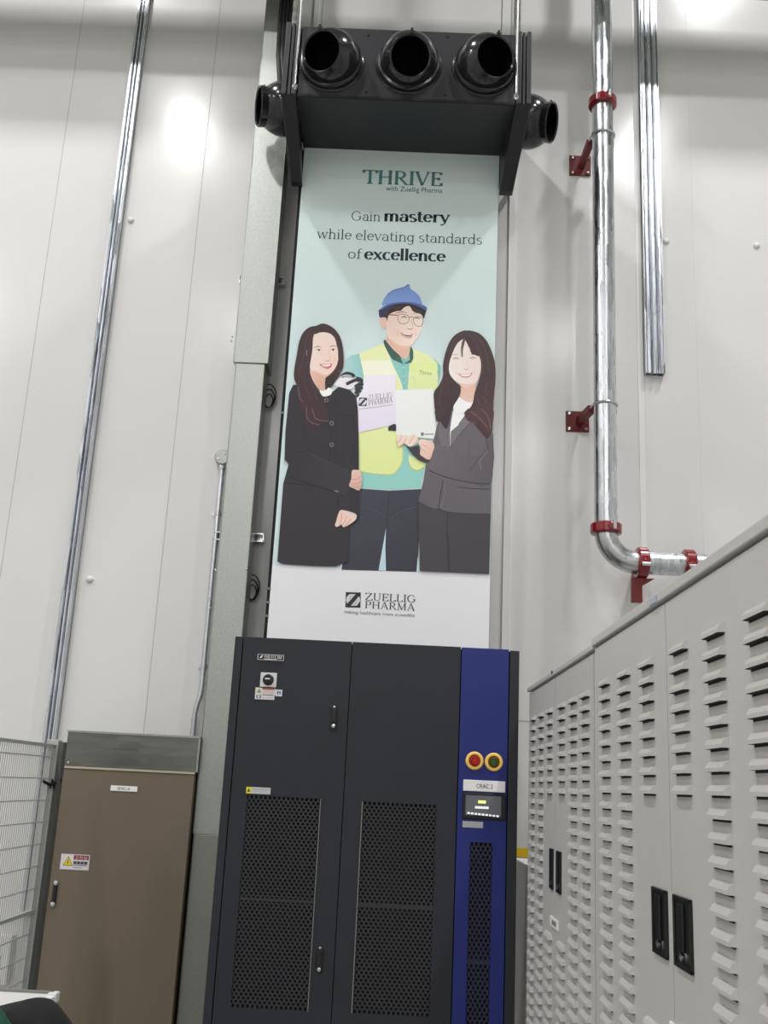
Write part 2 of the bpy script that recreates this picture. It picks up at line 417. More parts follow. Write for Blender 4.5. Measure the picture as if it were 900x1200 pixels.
trim(xa, xb, 0, HZ - 0.01, 0.012, TRIMW)                    # cover strip right of the banner
xl_, xm_ = at(332, 500, W).x - 0.005, at(338, 500, W).x - 0.005; trim(xl_, xm_, 0, HZ - 0.01, 0.012, TRIMW)
z = at(612, 845, W).z; trim(xb, 2.4, z - 0.003, z + 0.003, 0.0012, SEAM)

# ------------------------------------------------------------------ things of the ceiling (above the frame)
def lamp_fixture():
    t = thing('ceiling_lamp', 'linear high-bay lamp', 'lamp', (0, 0, LAMP_Z))
    MB().box(-0.13, 0.13, -0.32, 0.32, LAMP_Z, LAMP_Z + 0.09).build('housing', BOXM, t, 0.006)
    for s_ in (-0.22, 0.22): MB().tube([(0, s_, LAMP_Z + 0.09), (0, s_, HZ)], 0.006, 8).build('suspension_rod', CHROME, t)
    return t
lights = []
where = ['front row over the wall, left', 'front row over the wall, right', 'second row, left', 'second row, right',
         'third row, left', 'third row, right', 'fourth row, left', 'fourth row, right', 'last row, left', 'last row, right', 'added far left column lighting the cabinets, front', 'added far left column lighting the cabinets, rear']
l0 = lamp_fixture()
for i, (x, y, p) in enumerate(LAMPS):
    l_ = l0 if i == 0 else dup(l0, (x, y, LAMP_Z))
    lights.append((l_, p)); l_.location = (x, y, LAMP_Z); l_['label'] = 'linear ceiling lamp in the ' + where[i]; l_['group'] = 'ceiling lamps of the hall'
for l_, p in lights:
    d = bpy.data.lights.new('lamp_light', 'AREA'); d.shape = 'RECTANGLE'; d.size = 0.22; d.size_y = 0.55; d.energy = p; d.color = LIGHT_COL
    lo = bpy.data.objects.new('lamp_light', d); C.objects.link(lo); lo.parent = l_; lo.location = (0, 0, -0.012)
t = thing('shade_beam', 'unseen beam added above the plenum to shade a band of the back wall', 'beam', (0, 4.38, 5.47))  # unseen beam, placed and shaped to cast the shadow band on the wall
MB().box(-6.5, 6.5, 4.376, 4.384, 5.47, 6.05).build('web', GALVD, t)
for z in (5.47, 6.042): MB().box(-6.5, 6.5, 4.365, 4.395, z, z + 0.008).build('flange', GALVD, t)
for x in (-5, -2.6, 2.6, 5): MB().tube([(x, 4.38, 6.05), (x, 4.38, HZ)], 0.006, 8).build('hanger_rod', CHROME, t)

# ------------------------------------------------------------------ black air plenum with ball nozzles
BY = 4.50                         # face of the banner
PF = 4.105; PZ0, PZ1 = 4.57, 4.957; PX0, PX1 = -0.548, 0.466
t = thing('air_plenum', 'black sheet-metal air plenum box with five ball nozzles above the banner', 'air plenum', (-0.04, PF, PZ0))
MB().box(PX0, PX1, PF, W - 0.004, PZ0, PZ1).build('plenum_box', BOXM, t, 0.004)
bb = MB()                          # folded seam along the lower front edge and screw heads
bb.box(PX0, PX1, PF - 0.006, PF, PZ0, PZ0 + 0.012)
bb.build('seam_fold', CRACD, t)
for px, py in ((432, 41), (525, 43), (429, 108), (522, 112)):
    q = at(px, py, PF); MB().lathe((q.x, PF, q.z), (0, -1, 0), [(0.006, 0), (0.006, 0.003), (0.001, 0.004)], 8).build('screw', CRACD, t)
def nozzle(parent, c, face, d, R=0.131, ro=0.093, neck=0.006):
    c = Vector(c); face = Vector(face).normalized(); d = Vector(d).normalized()
    fl = MB().lathe(c - face * (0.045 if abs(face.y) > 0.5 else 0.10), face, [(0.157, 0), (0.157, 0.008), (0.153, 0.014), (0.149, 0.016), (0.149, 0.034), (0.144, 0.042), (0.133, 0.044), (0.124, 0.03)], 40)
    nz = fl.build('nozzle', BALL, parent)
    h = math.sqrt(R * R - ro * ro); prof = []
    a0 = math.acos(h / R)
    for i in range(15):
        a = a0 + (2.2 - a0) * i / 14; prof.append((R * math.sin(a), R * math.cos(a)))
    rim = [(ro - 0.006, h - 0.06), (ro - 0.006, h + neck), (ro + 0.001, h + neck + 0.005), (ro + 0.005, h + neck), (ro + 0.002, h - 0.001)]
    ball = MB().lathe(c, d, rim + prof, 40).build('nozzle_ball', BALL, nz)
    MB().lathe(c, d, [(ro - 0.0065, h + neck - 0.003), (ro - 0.0075, h - 0.08), (0.0001, h - 0.082)], 32).build('nozzle_bore', INSIDE, nz)
    upv = Vector((0, 0, 1)); u = (upv - d * upv.dot(d)).normalized()
    k = c + d * (h - 0.002) + u * (ro + 0.012)
    MB().lathe(k - u * 0.006, u, [(0.010, 0), (0.010, 0.012), (0.006, 0.014), (0.006, 0.022)], 10, capb=True).build('lock_knob', BLACKP, nz)
    return nz
for px, py, d in ((388, 74, (-0.36, -0.86, -0.32)), (479, 77, (0.06, -0.90, -0.46)), (568.5, 80, (0.36, -0.86, -0.32))):
    q = at(px, py, PF); nozzle(t, (q.x, PF - 0.035, q.z), (0, -1, 0), d)
nozzle(t, (PX0 - 0.10, 4.40, 4.715), (-1, 0, 0), (-0.93, -0.28, -0.12), neck=0.03)
nozzle(t, (PX1 + 0.095, 4.40, 4.70), (1, 0, 0), (0.90, -0.35, -0.24), neck=0.03)
for sx, x0, x1 in ((-1, -0.622, -0.552), (1, 0.468, 0.536)):
    # side bracket: folded upright beside the box and a gusset running down to the wall
    xb0, xb1 = (-0.590, -0.537) if sx < 0 else (0.436, 0.501)
    br = MB()
    for k, (a, b) in enumerate(((0, 0.34), (0.40, 0.62), (0.68, 1.0))):
        br.box(x0 + (x1 - x0) * a, x0 + (x1 - x0) * b, PF - 0.012 + 0.006 * (k % 2), PF + 0.05, PZ0 + 0.004, PZ1 + 0.012)
    br.box(x0, x1, PF + 0.02, PF + 0.06, PZ0 + 0.004, PZ1 + 0.012)
    br.box(x0 if sx < 0 else x1 - 0.006, x0 + 0.006 if sx < 0 else x1, PF + 0.05, W - 0.02, PZ0 - 0.02, PZ0 + 0.04)
    zt, zb = PZ0 + 0.004, 4.345
    br.hexa([(xb0, BY - 0.045, zb), (xb1, BY - 0.045, zb), (xb1, BY - 0.002, zb), (xb0, BY - 0.002, zb),
             (x0, PF - 0.01, zt), (x1, PF - 0.01, zt), ((x1 if sx < 0 else xb1 + 0.02), BY - 0.002, zt), ((x0 if sx > 0 else xb0 - 0.02) - (0.03 if sx > 0 else 0), BY - 0.002, zt)])
    ob = br.build('bracket', BOXM, t, 0.004)
# threaded rods, hanging channels and wires above the plenum
for px0, py0, px1, py1, lb in ((353, 0, 345.5, 112, 'left'), (607.5, 0, 604, 119, 'right')):
    a, b = at(px0, py0, PF - 0.052), at(px1, py1, PF - 0.052)
    t2 = thing('hanger_rod', 'bright threaded rod hanging in front of the %s end of the plenum' % lb, 'rod', ((a.x + b.x) / 2, PF - 0.052, PZ0), 'plenum hanger rods')
    x = (a.x + b.x) / 2
    MB().tube([(x, PF - 0.052, PZ0 - 0.004), (x, PF - 0.052, HZ)], 0.0062, 10).build('rod', CHROME, t2)
    MB().lathe((x, PF - 0.052, PZ0 + 0.004), (0, 0, 1), [(0.014, 0), (0.014, 0.014), (0.004, 0.014)], 6, capa=True).build('nut', CHROME, t2)
    q = at(347 if lb == 'left' else 606, 15, 4.26)
    ch = MB().box(q.x - 0.015, q.x + 0.015, 4.24, 4.28, PZ1, HZ).box(q.x - 0.006, q.x + 0.006, 4.236, 4.241, PZ1, HZ)
    tag(ch.build('hanging_channel', DUCTM), 'grey hanging channel rising behind the rod at the %s end of the plenum' % lb, 'channel', 'hanging channels')
for px, lb in ((377, 'left'), (588, 'right')):
    x = at(px, 20, 4.20).x
    tag(MB().tube([(x, 4.20, PZ1), (x, 4.20, HZ)], 0.003, 6).build('suspension_wire', CABLE), 'thin dark wire rising from the plenum top, over its %s nozzle' % lb, 'wire', 'plenum suspension wires')
t2 = thing('shade_tubes', 'black tubes standing in for the dark shade on the trunking, left of the plenum', 'shade strip', (at(334, 10, 4.565).x, 4.565, 4.95))
for k in range(4):  # black tubes put where the trunking only looks dark from shade and reflection
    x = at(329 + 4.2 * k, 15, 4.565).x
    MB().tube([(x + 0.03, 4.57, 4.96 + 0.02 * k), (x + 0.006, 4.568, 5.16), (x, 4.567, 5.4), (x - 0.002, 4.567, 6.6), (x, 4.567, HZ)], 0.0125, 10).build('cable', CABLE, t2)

# ------------------------------------------------------------------ banner and the riser it covers
p0, p1 = at(317, 748, BY), at(586, 180, BY)
xl0, xr0 = -0.541, 0.434           # edges of the cloth
tag(MB().box(-0.557, 0.437, BY + 0.02, W - 0.001, 0.9, PZ0).build('air_riser', FOAM), 'black insulated riser duct behind the banner, its left edge showing as a dark strip', 'air duct')
t = thing('banner', 'tall printed banner hung between the plenum and the dark cooling unit', 'banner', ((xl0 + xr0) / 2, BY, 1.975))
cv = Print(BY, 0.0)
def bz(y): return at(460, y, BY).z
zs = [(1.975, (221, 221, 227)), (at(450, 668, BY).z, (221, 221, 227))]
m_ = MB()
def sheet(z0, z1, c0, c1):
    m_.add([(xl0, BY, z0), (xr0, BY, z0), (xr0, BY, z1), (xl0, BY, z1)], 0, (c0, c0, c1, c1))
zw = at(450, 668, BY).z
sheet(1.90, zw, (238, 238, 242), (238, 238, 242))
sheet(zw, at(450, 450, BY).z, (216, 236, 238), (214, 233, 234))
sheet(at(450, 450, BY).z, PZ0, (214, 233, 234), (216, 230, 226))
for q in (((xl0, BY, 1.90), (xl0, BY, PZ0), (xl0, BY + 0.018, PZ0), (xl0, BY + 0.018, 1.90)), ((xr0, BY, 1.90), (xr0, BY + 0.018, 1.90), (xr0, BY + 0.018, PZ0), (xr0, BY, PZ0)),
          ((xl0, BY + 0.018, 1.90), (xr0, BY + 0.018, 1.90), (xr0, BY, 1.90), (xl0, BY, 1.90)), ((xl0, BY + 0.018, 1.90), (xl0, BY + 0.018, PZ0), (xr0, BY + 0.018, PZ0), (xr0, BY + 0.018, 1.90))):
    m_.add(q, 0, (210, 214, 214))
m_.build('canvas', INK, t)
for y in (484, 690, 706, 722):     # little ties at the left edge
    q = at(340 if y < 600 else 321, y, BY)
    MB().box(xl0 - 0.012, xl0 + 0.002, BY - 0.003, BY + 0.001, q.z - 0.005, q.z + 0.005).build('edge_tie', GREY, t)

DK = (52, 66, 76)
P = Print(BY); P.crop(7.826, 415, 190)
serif(P, 'THRIVE', (76, 195), (812, 221), 124, 0.19, 0.075, (84, 138, 136))
sans(P, 'with Zuellig Pharma', (290, 262), (808, 285), 44, (60, 96, 96))
P.mb.build('printed_lettering', INK, t)
P = Print(BY); P.crop(4.286, 365, 235)
serif(P, 'Gain', (197, 100), (347, 105), 47, 0.09, 0.06, DK)
serif(P, 'mastery', (361, 104), (694, 111), 56, 0.2, 0.075, (34, 48, 58))
P.mb.build('printed_lettering', INK, t); P = Print(BY); P.crop(4.286, 365, 235)
ln = 'while elevating standards'; tot = sum(GL[c][0] for c in ln); x_ = 0
for k, wd in enumerate(ln.split(' ')):
    aw = sum(GL[c][0] for c in wd); u0, u1 = x_ / tot, (x_ + aw) / tot; x_ += aw + GL[' '][0]
    if k: P.mb.build('printed_lettering', INK, t); P = Print(BY); P.crop(4.286, 365, 235)
    serif(P, wd, (26 + 832 * u0, 190 + 31 * u0), (26 + 832 * u1, 190 + 31 * u1), 48, 0.09, 0.06, DK)
P.mb.build('printed_lettering', INK, t); P = Print(BY); P.crop(4.286, 365, 235)
serif(P, 'of', (181, 290), (250, 293), 48, 0.09, 0.06, DK)
serif(P, 'excellence', (264, 295), (672, 307), 56, 0.2, 0.075, (34, 48, 58))
P.mb.build('printed_lettering', INK, t)

def z_mark(P, x0, y0, x1, y1, skew, col, back):
    # dark square with a pale roundel and a heavy letter Z across it
    wv, hv = x1 - x0, y1 - y0
    f = lambda u, v: (x0 + wv * u - skew * v, y0 + hv * v + wv * u * 0.03)
    P.poly([f(0, 0), f(1, 0), f(1, 1), f(0, 1)], col)
    P.poly([f(.5 + .47 * math.cos(a), .5 + .43 * math.sin(a)) for a in [2 * PI * i / 22 for i in range(22)]], back)
    for i in range(4):
        P.line([f(.3 + .13 * i, .22 + .13 * (i % 2)), f(.32 + .13 * i, .55 + .1 * (i % 2)), f(.38 + .1 * i, .8)], 1.2 * wv / 40, (150, 150, 152))
    P.poly([f(.02, .0), f(1, 0), f(1, .1), f(.36, .88), f(1, .88), f(1, 1), f(0, 1), f(0, .9), f(.66, .12), f(.02, .12)], col)
    P.poly([f(0, .0), f(.3, .0), f(.06, .34), f(0, .34)], col); P.poly([f(1, 1), f(.7, 1), f(.94, .6), f(1, .6)], col)
P = Print(BY); P.crop(9, 395, 685)
z_mark(P, 92, 80, 250, 240, 4, (46, 44, 46), (216, 216, 220))
serif(P, 'ZUELLIG', (291, 165), (832, 191), 78, 0.14, 0.06, (86, 84, 88))
serif(P, 'PHARMA', (288, 248), (822, 277), 74, 0.14, 0.06, (86, 84, 88))
sans(P, 'making healthcare more accessible', (75, 302), (818, 343), 34, (120, 120, 124))
P.mb.build('printed_logo', INK, t)

# --- printed man in a hard hat
SK = (238, 208, 194); SK2 = (222, 182, 164)
P = Print(BY); P.crop(6.923, 400, 400)
TEAL = (140, 196, 190); YEL = (226, 232, 176)
P.poly([(28, 260), (34, 150), (80, 116), (146, 100), (190, 290), (120, 292)], (168, 206, 206), grad=((34, 200), (190, 200), (140, 190, 190)))
P.poly([(750, 140), (778, 165), (806, 200), (804, 270), (786, 345), (760, 330)], (132, 184, 178))
P.poly([(140, 300), (345, 40), (560, 60), (780, 300), (700, 900), (640, 1186), (415, 1206), (140, 1184)], TEAL, grad=((400, 300), (400, 1190), (146, 204, 196)))
P.crop(2.903, 310, 480)            # trousers
P.poly([(318, 268), (425, 276), (532, 270), (528, 400), (520, 552), (262, 545), (286, 410)], (64, 64, 76), grad=((300, 280), (500, 550), (54, 54, 66)))
P.poly([(413, 404), (388, 547), (413, 549), (411, 470)], (190, 216, 226))
P.poly([(521, 500), (517, 552), (526, 553)], (198, 216, 226))
P.line([(425, 278), (420, 340), (415, 404)], 2.2, (44, 44, 54)); P.line([(330, 330), (380, 345), (410, 365)], 2, (76, 76, 88)); P.line([(520, 330), (470, 345), (430, 370)], 2, (76, 76, 88))
P.line([(330, 268), (330, 330)], 1.5, (48, 48, 58))
P.crop(6.923, 400, 400)            # vest
P.poly([(146, 100), (250, 55), (340, 18), (372, 90), (420, 205), (470, 310), (496, 388), (505, 600), (502, 850), (490, 985), (440, 1062), (396, 1082), (260, 1074), (146, 1050), (140, 700), (182, 282)], YEL, grad=((200, 300), (300, 1080), (220, 230, 156)))
P.poly([(572, 60), (640, 84), (700, 108), (768, 165), (786, 300), (776, 400), (745, 425), (542, 388), (556, 200)], YEL, grad=((560, 100), (760, 420), (216, 228, 164)))
P.poly([(546, 915), (600, 950), (684, 988), (672, 1020), (640, 1046), (600, 1048), (572, 1030), (548, 985)], (220, 230, 158))
P.poly([(160, 158), (404, 155), (442, 272), (184, 276)], (236, 236, 214))
P.poly([(558, 178), (776, 172), (784, 236), (556, 250)], (218, 230, 158))
P.line([(340, 20), (372, 90), (420, 205), (470, 310), (496, 388)], 9, (240, 240, 200))
P.line([(570, 70), (556, 200), (544, 388)], 7, (238, 242, 180)); P.line([(148, 104), (170, 200), (184, 282)], 6, (240, 244, 190))
P.line([(500, 850), (490, 985), (440, 1062), (396, 1082), (260, 1074), (150, 1052)], 9, (200, 212, 138))
P.line([(548, 985), (572, 1030), (620, 1048), (672, 1020)], 8, (186, 200, 110)); P.line([(552, 930), (560, 1000)], 9, (236, 240, 190))
sans(P, 'Thrive', (632, 268), (735, 276), 30, (140, 160, 110))
P.line([(556, 300), (590, 290), (600, 350)], 4, (204, 216, 130))
P.crop(10, 430, 325)               # neck and collar
P.poly([(225, 700), (240, 770), (300, 880), (380, 940), (460, 1000), (500, 900), (515, 770)], SK2, 0)
P.poly([(210, 730), (250, 780), (320, 860), (392, 930), (330, 965), (300, 960), (240, 870), (196, 770)], (62, 92, 82), 3)
P.poly([(512, 815), (540, 860), (540, 960), (505, 1010), (470, 960), (498, 900)], (62, 92, 82), 2)
P.poly([(392, 930), (470, 965), (500, 900), (505, 1010), (330, 965)], (128, 186, 180))
P.crop(6.923, 400, 400)
P.line([(497, 170), (506, 270), (508, 380)], 3, (104, 162, 158))
for q in ((503, 215), (507, 285), (508, 340)): P.ell(q[0], q[1], 5, 6, (196, 224, 220))
P.poly([(420, 148), (478, 122), (500, 185), (470, 170)], (70, 100, 90)); P.poly([(500, 188), (560, 150), (576, 60), (584, 130), (560, 172)], (70, 100, 90))
P.crop(10, 430, 325)               # head
P.ell(192, 535, 38, 68, (232, 190, 174), -12)
P.poly([(236, 420), (228, 560), (232, 660), (262, 730), (330, 800), (410, 838), (478, 832), (530, 790), (580, 730), (630, 640), (655, 540), (664, 440), (560, 340), (330, 330)], SK, 4, grad=((280, 560), (660, 620), (246, 220, 208)))
P.poly([(262, 730), (330, 800), (410, 838), (478, 832), (530, 790), (470, 806), (380, 796), (300, 742)], (228, 190, 172), 3)
P.ell(330, 650, 60, 50, (242, 206, 192)); P.ell(590, 640, 40, 46, (246, 212, 200))
HR = (56, 44, 46)
P.poly([(150, 470), (152, 400), (200, 350), (300, 310), (450, 300), (600, 318), (692, 372), (684, 430), (664, 488), (640, 440), (600, 420), (540, 400), (500, 340), (440, 352), (400, 390), (340, 400), (270, 430), (246, 470), (238, 520), (220, 470)], HR, 3)
P.line([(300, 350), (350, 370), (390, 350)], 14, (84, 68, 66)); P.line([(540, 350), (580, 390), (640, 400)], 12, (78, 62, 62)); P.line([(240, 380), (230, 420), (226, 450)], 10, (86, 68, 62))
HB = (116, 146, 204)
P.poly([(182, 330), (196, 262), (240, 200), (310, 150), (400, 124), (450, 108), (482, 84), (498, 96), (512, 140), (560, 170), (610, 220), (636, 280), (640, 320), (540, 300), (420, 288), (300, 296)], HB, 3, grad=((430, 130), (430, 310), (132, 160, 214)))
P.poly([(496, 96), (512, 140), (560, 170), (610, 220), (636, 290), (560, 290), (520, 200)], (124, 152, 212), 2)
P.line([(450, 112), (482, 90), (498, 98)], 12, (70, 104, 176)); P.line([(240, 206), (310, 156), (400, 130), (450, 116)], 8, (72, 100, 158))
P.poly([(140, 400), (148, 376), (230, 318), (330, 290), (450, 284), (570, 296), (660, 326), (700, 356), (690, 388), (600, 340), (480, 310), (360, 312), (240, 346)], (84, 104, 164), 3)
P.line([(150, 378), (230, 322), (330, 294), (450, 288), (570, 300), (680, 340)], 6, (134, 166, 228))
P.poly([(140, 400), (150, 470), (200, 460), (240, 400), (330, 340), (250, 346), (170, 380)], (62, 56, 84), 2)
P.line([(330, 425), (400, 408), (470, 418)], 9, (120, 96, 88), taper=True); P.line([(540, 424), (600, 420), (640, 440)], 9, (128, 104, 96), taper=True)
P.line([(400, 474), (436, 462), (470, 478)], 11, (84, 64, 62), taper=True); P.line([(556, 486), (590, 476), (624, 492)], 10, (92, 72, 68), taper=True)
GC = (140, 116, 96)
P.line([(262, 440), (362, 446)], 12, (150, 118, 84), 0)
P.line([(366, 446), (400, 434), (470, 446), (492, 476), (486, 520), (440, 546), (390, 540), (366, 500), (364, 450)], 6, GC)
P.line([(544, 480), (590, 462), (640, 474), (656, 510), (636, 570), (586, 572), (552, 540), (542, 486)], 6, GC); P.line([(492, 474), (520, 464), (544, 480)], 7, GC)
P.line([(520, 500), (532, 560), (540, 600), (508, 606), (470, 596)], 6, (208, 164, 148)); P.line([(480, 604), (510, 612), (540, 602)], 8, (196, 148, 134), taper=True)
P.poly([(392, 648), (440, 662), (500, 670), (538, 664), (522, 690), (486, 696), (436, 680)], (120, 66, 64), 3)
P.poly([(410, 654), (450, 664), (500, 672), (530, 666), (512, 682), (470, 680), (430, 668)], (250, 246, 242), 2)
P.line([(404, 672), (440, 694), (490, 712), (530, 700)], 9, (214, 146, 140)); P.line([(378, 620), (360, 660), (370, 700)], 5, (224, 184, 168)); P.line([(560, 640), (570, 680), (556, 716)], 5, (230, 192, 178))
# boards held between them
P.crop(6.923, 400, 400)
P.poly([(186, 276), (442, 272), (446, 672), (140, 742), (132, 560), (122, 470), (170, 400)], (232, 228, 238), grad=((200, 300), (300, 720), (224, 218, 234)))
z_mark(P, 146, 458, 210, 526, 6, (60, 58, 62), (226, 222, 232))
serif(P, 'ZUELLIG', (214, 482), (414, 458), 44, 0.14, 0.06, (160, 156, 164)); serif(P, 'PHARMA', (218, 524), (416, 496), 40, 0.14, 0.06, (130, 126, 134))
P.line([(148, 552), (280, 536), (414, 516)], 5, (170, 166, 176), 0)
GV = (50, 48, 54)
P.poly([(380, 700), (400, 684), (440, 672), (444, 726), (410, 726), (384, 726)], GV, 2)
P.poly([(440, 397), (745, 386), (776, 794), (446, 764)], (232, 234, 234), grad=((440, 400), (760, 790), (228, 230, 226)))
P.line([(446, 764), (776, 795)], 7, (206, 212, 196), 0)
P.poly([(646, 742), (668, 742), (668, 768), (646, 768)], (98, 120, 110)); P.line([(674, 756), (748, 754)], 12, (160, 172, 166), 0)
P.poly([(-20, 300), (30, 296), (90, 310), (130, 336), (100, 380), (60, 392), (0, 380), (-60, 352)], (226, 222, 228), 3)   # grey palm of the work glove
for pts, wd in (([(0, 290), (40, 262), (90, 272), (104, 290)], 26), ([(40, 350), (110, 318), (158, 316)], 26), ([(120, 300), (160, 312), (164, 336)], 24), ([(110, 372), (150, 350), (178, 356)], 26), ([(112, 398), (150, 382), (174, 376)], 24), ([(110, 424), (136, 412), (158, 402)], 22), ([(120, 450), (134, 440), (140, 430)], 18)):
    P.line(pts, wd, GV)
P.line([(0, 288), (40, 276), (80, 284)], 9, (206, 204, 212))
lab(P.mb.build('printed_portrait', INK, t, gain=1.06), 'printed man in a blue hard hat, glasses and yellow vest')

# --- printed woman on the left, black suit
P = Print(BY, 0.006); P.crop(5.4545, 320, 450)
BK = (46, 42, 48)
edge = lambda y: (at(0, 0, 1), None)[1]
P.poly([(72, 540), (80, 300), (104, 60), (128, 10), (200, 0), (300, 66), (382, 52), (420, 20), (490, 40), (530, 80), (542, 160), (548, 420), (548, 860), (530, 884), (490, 900), (484, 1000), (478, 1134), (400, 1168), (250, 1164), (62, 1152), (28, 1136), (60, 760), (66, 640), (100, 516), (76, 486)], BK, grad=((300, 100), (300, 1150), (48, 44, 50)))
P.poly([(66, 640), (260, 652), (420, 690), (486, 720), (484, 1000), (478, 1134), (400, 1168), (250, 1164), (62, 1152), (28, 1136)], (50, 46, 52))
P.poly([(96, 530), (150, 400), (240, 440), (400, 520), (500, 560), (486, 660), (456, 716), (400, 690), (280, 650), (110, 600)], (44, 42, 47), 3, grad=((120, 500), (480, 640), (56, 52, 57)))
P.line([(110, 600), (280, 656), (400, 694), (456, 720)], 5, (24, 22, 26)); P.line([(70, 632), (200, 648), (270, 658)], 4, (26, 24, 28)); P.line([(160, 420), (190, 440), (230, 420)], 5, (28, 26, 30)); P.line([(200, 150), (196, 300), (240, 430)], 4, (36, 33, 38))
P.line([(404, 200), (470, 206), (520, 206)], 3, (28, 26, 30)); P.line([(398, 80), (404, 300), (402, 500)], 3, (30, 28, 32)); P.line([(520, 210), (512, 400), (530, 540)], 4, (36, 33, 38)); P.line([(340, 120), (372, 250), (370, 420), (352, 500)], 3, (30, 28, 32))
P.line([(240, 450), (320, 490), (430, 530)], 5, (62, 57, 62)); P.line([(470, 440), (480, 500), (520, 545)], 4, (60, 55, 60))
P.line([(415, 720), (412, 800)], 5, (24, 22, 26)); P.line([(395, 684), (418, 694)], 10, (120, 108, 108))
P.crop(10.588, 340, 370)           # neck, shirt, hair behind
HRL = (66, 46, 50)
P.poly([(330, 130), (400, 104), (480, 124), (560, 180), (620, 270), (650, 380), (664, 520), (660, 640), (620, 740), (560, 820), (500, 900), (440, 940), (380, 860), (240, 760), (200, 700), (100, 860), (50, 780), (56, 650), (86, 480), (110, 340), (160, 220), (240, 150)], HRL, 4)
P.poly([(246, 680), (250, 740), (300, 840), (360, 920), (430, 930), (446, 900), (448, 760)], SK2, 2, grad=((280, 760), (440, 900), (210, 164, 146)))
P.poly([(366, 930), (420, 936), (470, 900), (520, 920), (510, 980), (450, 1006), (400, 1000)], (238, 236, 234), 3)
P.poly([(440, 780), (500, 760), (560, 720), (540, 850), (470, 900), (446, 930), (436, 900)], (52, 38, 42), 2)
P.poly([(286, 270), (300, 232), (360, 216), (440, 214), (510, 236), (556, 290), (580, 380), (598, 460), (596, 560), (570, 640), (520, 710), (450, 766), (400, 756), (330, 720), (262, 690), (246, 630), (262, 530), (278, 420)], (240, 216, 206), 4, grad=((330, 450), (590, 650), (236, 202, 190)))
P.poly([(262, 690), (330, 720), (400, 756), (450, 766), (520, 710), (460, 736), (400, 730), (320, 694)], (222, 186, 170), 2)
P.ell(330, 560, 46, 40, (244, 212, 202)); P.ell(556, 560, 32, 44, (240, 200, 190))
P.line([(296, 408), (340, 386), (392, 398)], 11, (160, 128, 120), taper=True); P.line([(484, 396), (530, 380), (574, 388)], 11, (160, 128, 120), taper=True)
P.ell(356, 436, 26, 11, (248, 240, 236)); P.ell(536, 432, 28, 11, (248, 240, 236)); P.ell(358, 436, 12, 11, (70, 50, 50)); P.ell(534, 432, 12, 11, (70, 50, 50))
P.line([(318, 438), (350, 422), (390, 436)], 7, (84, 60, 58), taper=True); P.line([(500, 436), (532, 418), (572, 430)], 7, (84, 60, 58), taper=True)
P.line([(482, 440), (492, 500), (500, 548), (460, 566)], 6, (222, 186, 172)); P.line([(426, 560), (462, 572), (504, 556)], 8, (206, 158, 146), taper=True)
P.poly([(362, 612), (420, 606), (470, 604), (520, 598), (512, 640), (470, 666), (420, 650)], (206, 112, 112), 3)
P.poly([(384, 618), (440, 614), (506, 606), (480, 634), (430, 636)], (248, 240, 236), 2)
P.poly([(286, 280), (276, 420), (258, 540), (246, 640), (250, 720), (300, 850), (372, 960), (400, 1040), (430, 1120), (380, 1300), (300, 1420), (240, 1380), (150, 1200), (90, 1040), (96, 880), (60, 800), (60, 650), (90, 460), (130, 300), (240, 180), (330, 150)], HRL, 4, grad=((120, 400), (330, 1300), (58, 40, 45)))
P.poly([(300, 236), (400, 206), (480, 220), (550, 280), (590, 400), (600, 560), (620, 690), (660, 560), (650, 380), (600, 250), (500, 140), (400, 118), (320, 150)], HRL, 3)
for pts in ([(250, 200), (200, 320), (170, 520), (120, 700)], [(300, 200), (250, 300), (236, 480), (190, 660)], [(160, 760), (200, 900), (260, 1050), (300, 1200)], [(110, 900), (130, 1000), (180, 1150)], [(230, 760), (290, 900), (340, 1060)], [(420, 130), (540, 220), (610, 380), (630, 560)]):
    P.line(pts, 7, (86, 64, 66))
for pts in ([(210, 430), (204, 470), (210, 500)], [(610, 690), (630, 720), (600, 770)]): P.line(pts, 6, (170, 150, 148))
P.crop(5.4545, 320, 450)
P.poly([(150, 60), (200, 90), (280, 110), (320, 120), (346, 170), (350, 230), (300, 262), (240, 250), (210, 200), (180, 130)], (60, 42, 46), 3)
for pts in ([(215, 150), (216, 210), (240, 246), (300, 268)], [(250, 160), (270, 220), (330, 240), (356, 236)], [(160, 20), (170, 90), (196, 120)]): P.line(pts, 5, (112, 84, 84))
for q in ((341, 107), (375, 254), (375, 392)):
    P.ell(q[0], q[1], 14, 15, (112, 102, 100)); P.ell(q[0], q[1], 8, 9, (66, 60, 62))
HS = (226, 190, 176)               # two hands
P.poly([(504, 558), (530, 552), (556, 560), (568, 600), (566, 650), (550, 684), (520, 672), (486, 654), (500, 610)], HS, 3, grad=((510, 560), (550, 690), (208, 166, 152)))
for pts in ([(566, 590), (540, 610), (506, 612)], [(566, 620), (540, 640), (500, 640)], [(560, 654), (530, 664), (500, 652)]): P.line(pts, 4, (188, 144, 132))
P.poly([(404, 880), (420, 826), (440, 808), (500, 824), (532, 842), (528, 870), (490, 900), (450, 918), (438, 900), (410, 916), (396, 906)], (234, 202, 188), 3)
for pts in ([(440, 826), (436, 870), (426, 910)], [(470, 850), (460, 880), (440, 910)], [(498, 866), (480, 890), (460, 912)]): P.line(pts, 4, (190, 146, 132))
P.line([(470, 816), (520, 832), (534, 848)], 6, (206, 206, 206))
lab(P.mb.build('printed_portrait', INK, t, gain=1.06), 'printed woman with long brown hair in a black suit')

